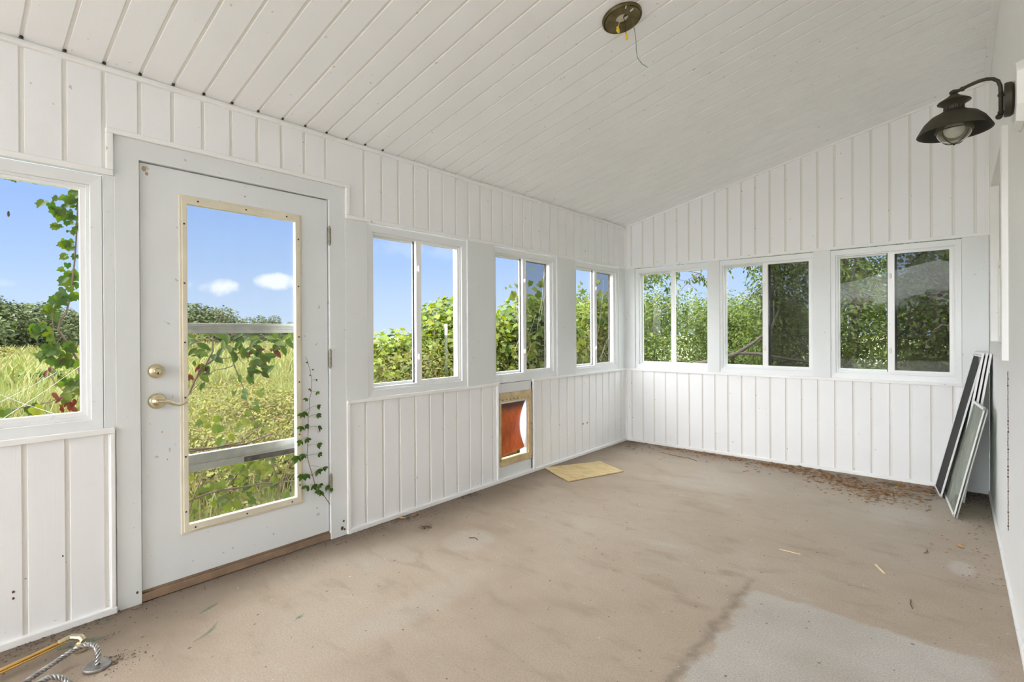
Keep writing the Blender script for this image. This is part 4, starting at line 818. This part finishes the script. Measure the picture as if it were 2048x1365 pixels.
# ------------------------------------------------------------------ young vine growing on the door
o0 = Vector((0, -3.533, .2)); e = empty('door_vine', tuple(o0), label='young green creeper climbing up the inside face of the door by its hinges', cat='vine')
st = [(-3.530, .207), (-3.571, .275), (-3.62, .339), (-3.634, .396), (-3.652, .456), (-3.666, .514), (-3.662, .57), (-3.66, .618), (-3.658, .674), (-3.658, .73), (-3.650, .778), (-3.65, .827), (-3.638, .868), (-3.636, .931), (-3.645, .988), (-3.659, 1.044), (-3.67, 1.069)]
w = MB(); path(w, [(.004, y, z) for y, z in st], .0024, .0009, 6, o0)
lv = [(-3.598, .310, .036, 0), (-3.556, .320, .030, 3), (-3.535, .300, .026, 4), (-3.586, .300, .034, 2), (-3.597, .341, .030, 3), (-3.670, .350, .040, 0), (-3.636, .345, .036, 1), (-3.70, .420, .040, 0), (-3.668, .415, .040, 2), (-3.608, .425, .040, 1), (-3.578, .430, .034, 4), (-3.604, .515, .032, 4), (-3.69, .530, .034, 0), (-3.725, .525, .045, 2), (-3.611, .570, .032, 4), (-3.705, .610, .034, 0), (-3.675, .612, .030, 1), (-3.605, .670, .034, 4), (-3.70, .685, .032, 0), (-3.676, .690, .030, 1), (-3.613, .740, .032, 4), (-3.695, .756, .030, 0), (-3.676, .762, .030, 2), (-3.609, .790, .028, 4), (-3.671, .838, .024, 2), (-3.608, .868, .022, 3), (-3.650, .890, .018, 2), (-3.616, .938, .014, 4), (-3.647, .967, .012, 0), (-3.637, .998, .012, 4), (-3.666, 1.04, .012, 0)]
ps, nr, tp, sz = [], [], [], []
for y, z, s, k in lv:
    side = -1 if k in (0, 2) else 1; sy = min(st, key=lambda q: abs(q[1] - z)); path(w, [(.004, sy[0], sy[1]), (.010, (sy[0] + y) / 2, (sy[1] + z) / 2 + .004), (.012, y, z)], .0009, .0006, 5, o0)
    for q in (-1.0, 0, 1.0) if s > .02 else (-.7, .7):
        a = math.radians((-90 + side * 28) + q * 48) if k != 4 else math.radians(-35 + q * 34); ps.append((.012 - o0.x, y - o0.y, z - o0.z)); nr.append((1, random.gauss(0, .25), random.gauss(.25, .2))); tp.append((random.uniform(.0, .35), math.cos(a), math.sin(a))); sz.append(s * random.uniform(.8, 1.1))
w.build('stem', M_STEM, e, normals=False)
me = leaf_mesh('leaves', np.array(ps), np.array(nr), np.array(tp), np.array(sz), 'oval'); me.materials.append(M_DOORVINE); o = bpy.data.objects.new('leaves', me); COL.objects.link(o); o.parent = e
# dried tendril on the house wall
w = MB(); pts = [(W - .003, -1.70 + random.gauss(0, .006), z) for z in np.linspace(.25, 1.0, 46)]; w.tube(pts, .0014, 5)
for p in pts:
    if random.random() < .7: w.ball((p[0], p[1] + random.gauss(0, .004), p[2]), random.uniform(.002, .0042), 6)
tag(w.build('dried_tendril', M_DIRT, normals=False), 'thin dried brown tendril running down the white house wall', 'vine')

# ------------------------------------------------------------------ litter on the floor
def scatter(name, n, fn, size, m, label, kind='oval', flat=.25, cat='debris'):
    P_ = np.array([fn() for _ in range(n)]); P_ = np.c_[P_, np.full(n, .003)]; nr = np.array([0, 0, 1.0]) + rv(n) * flat; nr[:, 2] = np.abs(nr[:, 2]) + .3; tip = rv(n); tip[:, 2] = np.abs(tip[:, 2]) * .12
    me = leaf_mesh(name, P_, nr, tip, size * (1 + .5 * RNG.normal(size=n)).clip(.25, 2.2), kind); me.materials.append(m); o = bpy.data.objects.new(name, me); COL.objects.link(o); return tag(o, label, cat, kind='stuff')
cl = [(1.5, -.12, .10, .04), (1.95, -.22, .14, .06), (2.25, -.42, .14, .05), (2.05, -.30, .14, .06), (2.5, -.16, .12, .06), (2.4, -.40, .12, .06), (1.1, -.10, .15, .04), (.7, -.08, .2, .035), (2.30, -.58, .16, .10), (1.75, -.14, .12, .06)]
def back():
    if random.random() < .16: return (random.uniform(.15, 2.6), -abs(random.gauss(.05, .22)) - .02)
    c = random.choice(cl); return (min(2.60, random.gauss(c[0], c[2])), min(-.02, random.gauss(c[1], c[3])))
scatter('leaf_litter', 2200, back, .021, M_LITTER, 'crumbled brown leaf litter lying along the foot of the back wall')
def leftw():
    c = random.choice([(.05, -3.05, .03, .06), (.06, -3.45, .05, .15), (.1, -2.9, .08, .25), (.06, -3.2, .04, .2), (.05, -2.45, .03, .05), (.04, -4.8, .03, .09), (.10, -4.7, .07, .12), (.03, -4.55, .02, .1), (.06, -4.0, .05, .3), (.10, -.05, .06, .03), (.28, -3.05, .02, .02), (.42, -4.60, .04, .05), (.07, -.3, .05, .3)])
    return (max(.016, abs(random.gauss(c[0], c[2]))), min(-.02, random.gauss(c[1], c[3])))
scatter('dirt_crumbs', 1900, leftw, .0065, M_DIRT, 'dark crumbs of dirt scattered along the foot of the left wall')
def cornr(): return (random.uniform(2.60, 2.91), -abs(random.gauss(.0, .16)) - .02)
scatter('corner_dirt', 380, cornr, .012, M_DIRT, 'dark leaf dirt on the floor behind the leaning frames')
def rightw(): return (W - .02 - abs(random.gauss(0, .12)), random.uniform(-1.9, -.1))
scatter('bark_crumbs', 150, rightw, .012, M_LITTER, 'sparse brown crumbs on the floor beside the house wall')
def piece(name, pts, r, m, label, cat, flatz=1.0, n=6):
    w = MB(); w.tube(pts, r, n)
    return tag(w.build(name, m, smo=True), label, cat)
def slat(name, a, b, wd, th, m, label, cat):
    a, b = Vector(a), Vector(b); u = (b - a).normalized(); s = Vector((-u.y, u.x, 0)) * wd / 2; z = Vector((0, 0, th)); w = MB()
    w.add([a - s, a + s, b + s, b - s, a - s + z, a + s + z, b + s * .8 + z, b - s * .8 + z], [(0, 1, 2, 3), (4, 5, 6, 7), (0, 1, 5, 4), (1, 2, 6, 5), (2, 3, 7, 6), (3, 0, 4, 7)]); return tag(w.build(name, m, bevel=.0008), label, cat)
slat('reed_splinter', (2.011, -2.0, .001), (2.112, -1.997, .001), .006, .003, M_STRAW, 'thin straw coloured splinter lying on the middle of the floor', 'splinter')
slat('reed_splinter', (2.43, -1.887, .001), (2.477, -1.978, .001), .009, .004, M_STRAW, 'short pale splinter nearer the house wall, right of the thin one', 'splinter')
piece('dark_twig', [(2.598, -2.285, .003), (2.59, -2.25, .004), (2.588, -2.20, .003)], .0022, M_TWIG, 'short dark twig just past the edge of the pale floor patch', 'twig')
piece('dark_twig', [(2.61, -1.56, .003), (2.625, -1.52, .004), (2.62, -1.48, .003)], .0018, M_TWIG, 'thin brown twig on the floor near the tan curled leaf', 'twig')
piece('dark_twig', [(.60, -2.99, .003), (.63, -2.97, .004), (.66, -2.98, .003)], .0022, M_TWIG, 'little dark twig on the floor in front of the left wall', 'twig')
piece('dark_twig', [(.55, -.30, .003), (.70, -.36, .005), (.85, -.36, .003), (.95, -.42, .003)], .0022, M_TWIG, 'long thin twig near the far corner of the floor', 'twig')
def curl(name, c, s, m, label, rot=0):
    w = MB(); vs = []; nu = 8; nv = 6
    for j in range(nv + 1):
        for i in range(nu + 1):
            u = i / nu * 2 - 1; v = j / nv * 2 - 1; wv = (1 - u * u) ** .5 * .42; x = u; y = v * wv; z = .30 * abs(v) * wv * 2 + .18 * u * u + .06 * math.sin(5 * u + 3 * v) + .09
            vs.append((c[0] + s * (x * math.cos(rot) - y * math.sin(rot)), c[1] + s * (x * math.sin(rot) + y * math.cos(rot)), s * z))
    w.add(vs, [(j * (nu + 1) + i, j * (nu + 1) + i + 1, (j + 1) * (nu + 1) + i + 1, (j + 1) * (nu + 1) + i) for j in range(nv) for i in range(nu)]); o = w.build(name, m, smo=True); q = o.modifiers.new('s', 'SOLIDIFY'); q.thickness = .0008; return tag(o, label, 'dry leaf')
curl('dry_leaf', (2.757, -1.33), .028, M_DRYLEAF, 'curled tan dry leaf on the floor beside the house wall', -.9)
curl('dry_leaf', (.052, -3.06), .030, M_DRYLEAF, 'crumpled orange brown leaf against the foot of the left wall', .4)
curl('dry_leaf', (.075, -2.97), .026, M_LITTER, 'dark brown crumpled leaf right of the orange one by the left wall', 1.2)
# glass shards
for pl, lb in (([(.13, -4.745), (.16, -4.655), (.20, -4.60), (.20, -4.66), (.17, -4.74)], 'long flat glass shard beside the brass rod end'), ([(.505, -4.385), (.475, -4.31), (.42, -4.268), (.428, -4.276), (.48, -4.335)], 'thin curved glass sliver on the open floor left of the door foot'), ([(.30, -4.30), (.285, -4.245), (.262, -4.215), (.272, -4.26)], 'small leaf shaped glass shard in front of the door'), ([(.07, -4.60), (.09, -4.575), (.085, -4.56), (.065, -4.58)], 'tiny glass shard close to the wall left of the door'), ([(.66, -4.06), (.65, -4.02), (.64, -4.01), (.645, -4.05)], 'glass splinter furthest from the wall on the open floor')):
    w = MB(); k = len(pl); w.add([(x, y, .0015) for x, y in pl] + [(x, y, .0045) for x, y in pl], [tuple(range(k)), tuple(range(k, 2 * k))] + [(i, (i + 1) % k, k + (i + 1) % k, k + i) for i in range(k)]); tag(w.build('glass_shard', M_SHARD), lb, 'glass shard')
# cobweb strands across the leftmost window
for a, b, lb in (((-.098, -4.869, .865), (-.098, -4.62, 1.07), 'long white web strand rising to the right across the leftmost window'), ((-.1, -4.88, .93), (-.1, -4.70, 1.045), 'short web strand above the long one in the leftmost window'), ((-.099, -4.90, .985), (-.099, -4.70, .865), 'web strand falling to the right across the leftmost window')):
    tag(MB().tube([a, ((a[0] + b[0]) / 2, (a[1] + b[1]) / 2, (a[2] + b[2]) / 2 - .004), b], .0007, 5).build('cobweb_strand', simple('web_white', (.85, .85, .83), .6) if 'web_white' not in bpy.data.materials else bpy.data.materials['web_white']), lb, 'cobweb')
tag(MB().ball((-.058, -4.845, 1.675), .0075, 10, (.5, .6, 1.6)).build('dead_insect', M_DIRT), 'small dark insect clinging to the glass of the leftmost window', 'insect')
wl = bpy.data.objects['wall_left']
for y, z, r in ((-.865, .30, .009), (-.79, .30, .007), (-4.845, .21, .004), (-4.845, .185, .004), (-4.70, .30, .003)): MB().ball((.001, y, z), r, 10, (.12, 1, 1.3)).build('nail_hole', M_DIRT, wl)
dd_ = bpy.data.objects['door_1']
for y, z, r in ((-4.412, 1.945, .010), (-4.402, 1.925, .007), (-3.98, 1.905, .004), (-4.35, .75, .003), (-4.33, .62, .003), (-3.60, .20, .004)): MB().ball((-.012, y + DY, z), r, 10, (.1, 1, 1.2)).build('paint_chip', simple('rust_chip', (.42, .33, .22), .8) if 'rust_chip' not in bpy.data.materials else bpy.data.materials['rust_chip'], dd_)
for wn_, ls in (('window_3', (((.60, .42), (.72, .98)), ((.64, .50), (.74, .86)), ((.48, .38), (.58, .56)), ((.66, .60), (.70, .95)))), ('window_4', (((.50, .45), (.60, .95)), ((.48, .30), (.66, .12)), ((.50, .12), (.70, .36)), ((.52, .10), (.62, .30))))):
    par = bpy.data.objects[wn_]
    for (xa, za), (xb, zb) in ls: MB().tube([(xa, .0325, za), ((xa + xb) / 2 + .006, .0325, (za + zb) / 2), (xb, .0325, zb)], .0007, 5).build('glass_scratch', bpy.data.materials['web_white'], par)
bpy.context.view_layer.update()
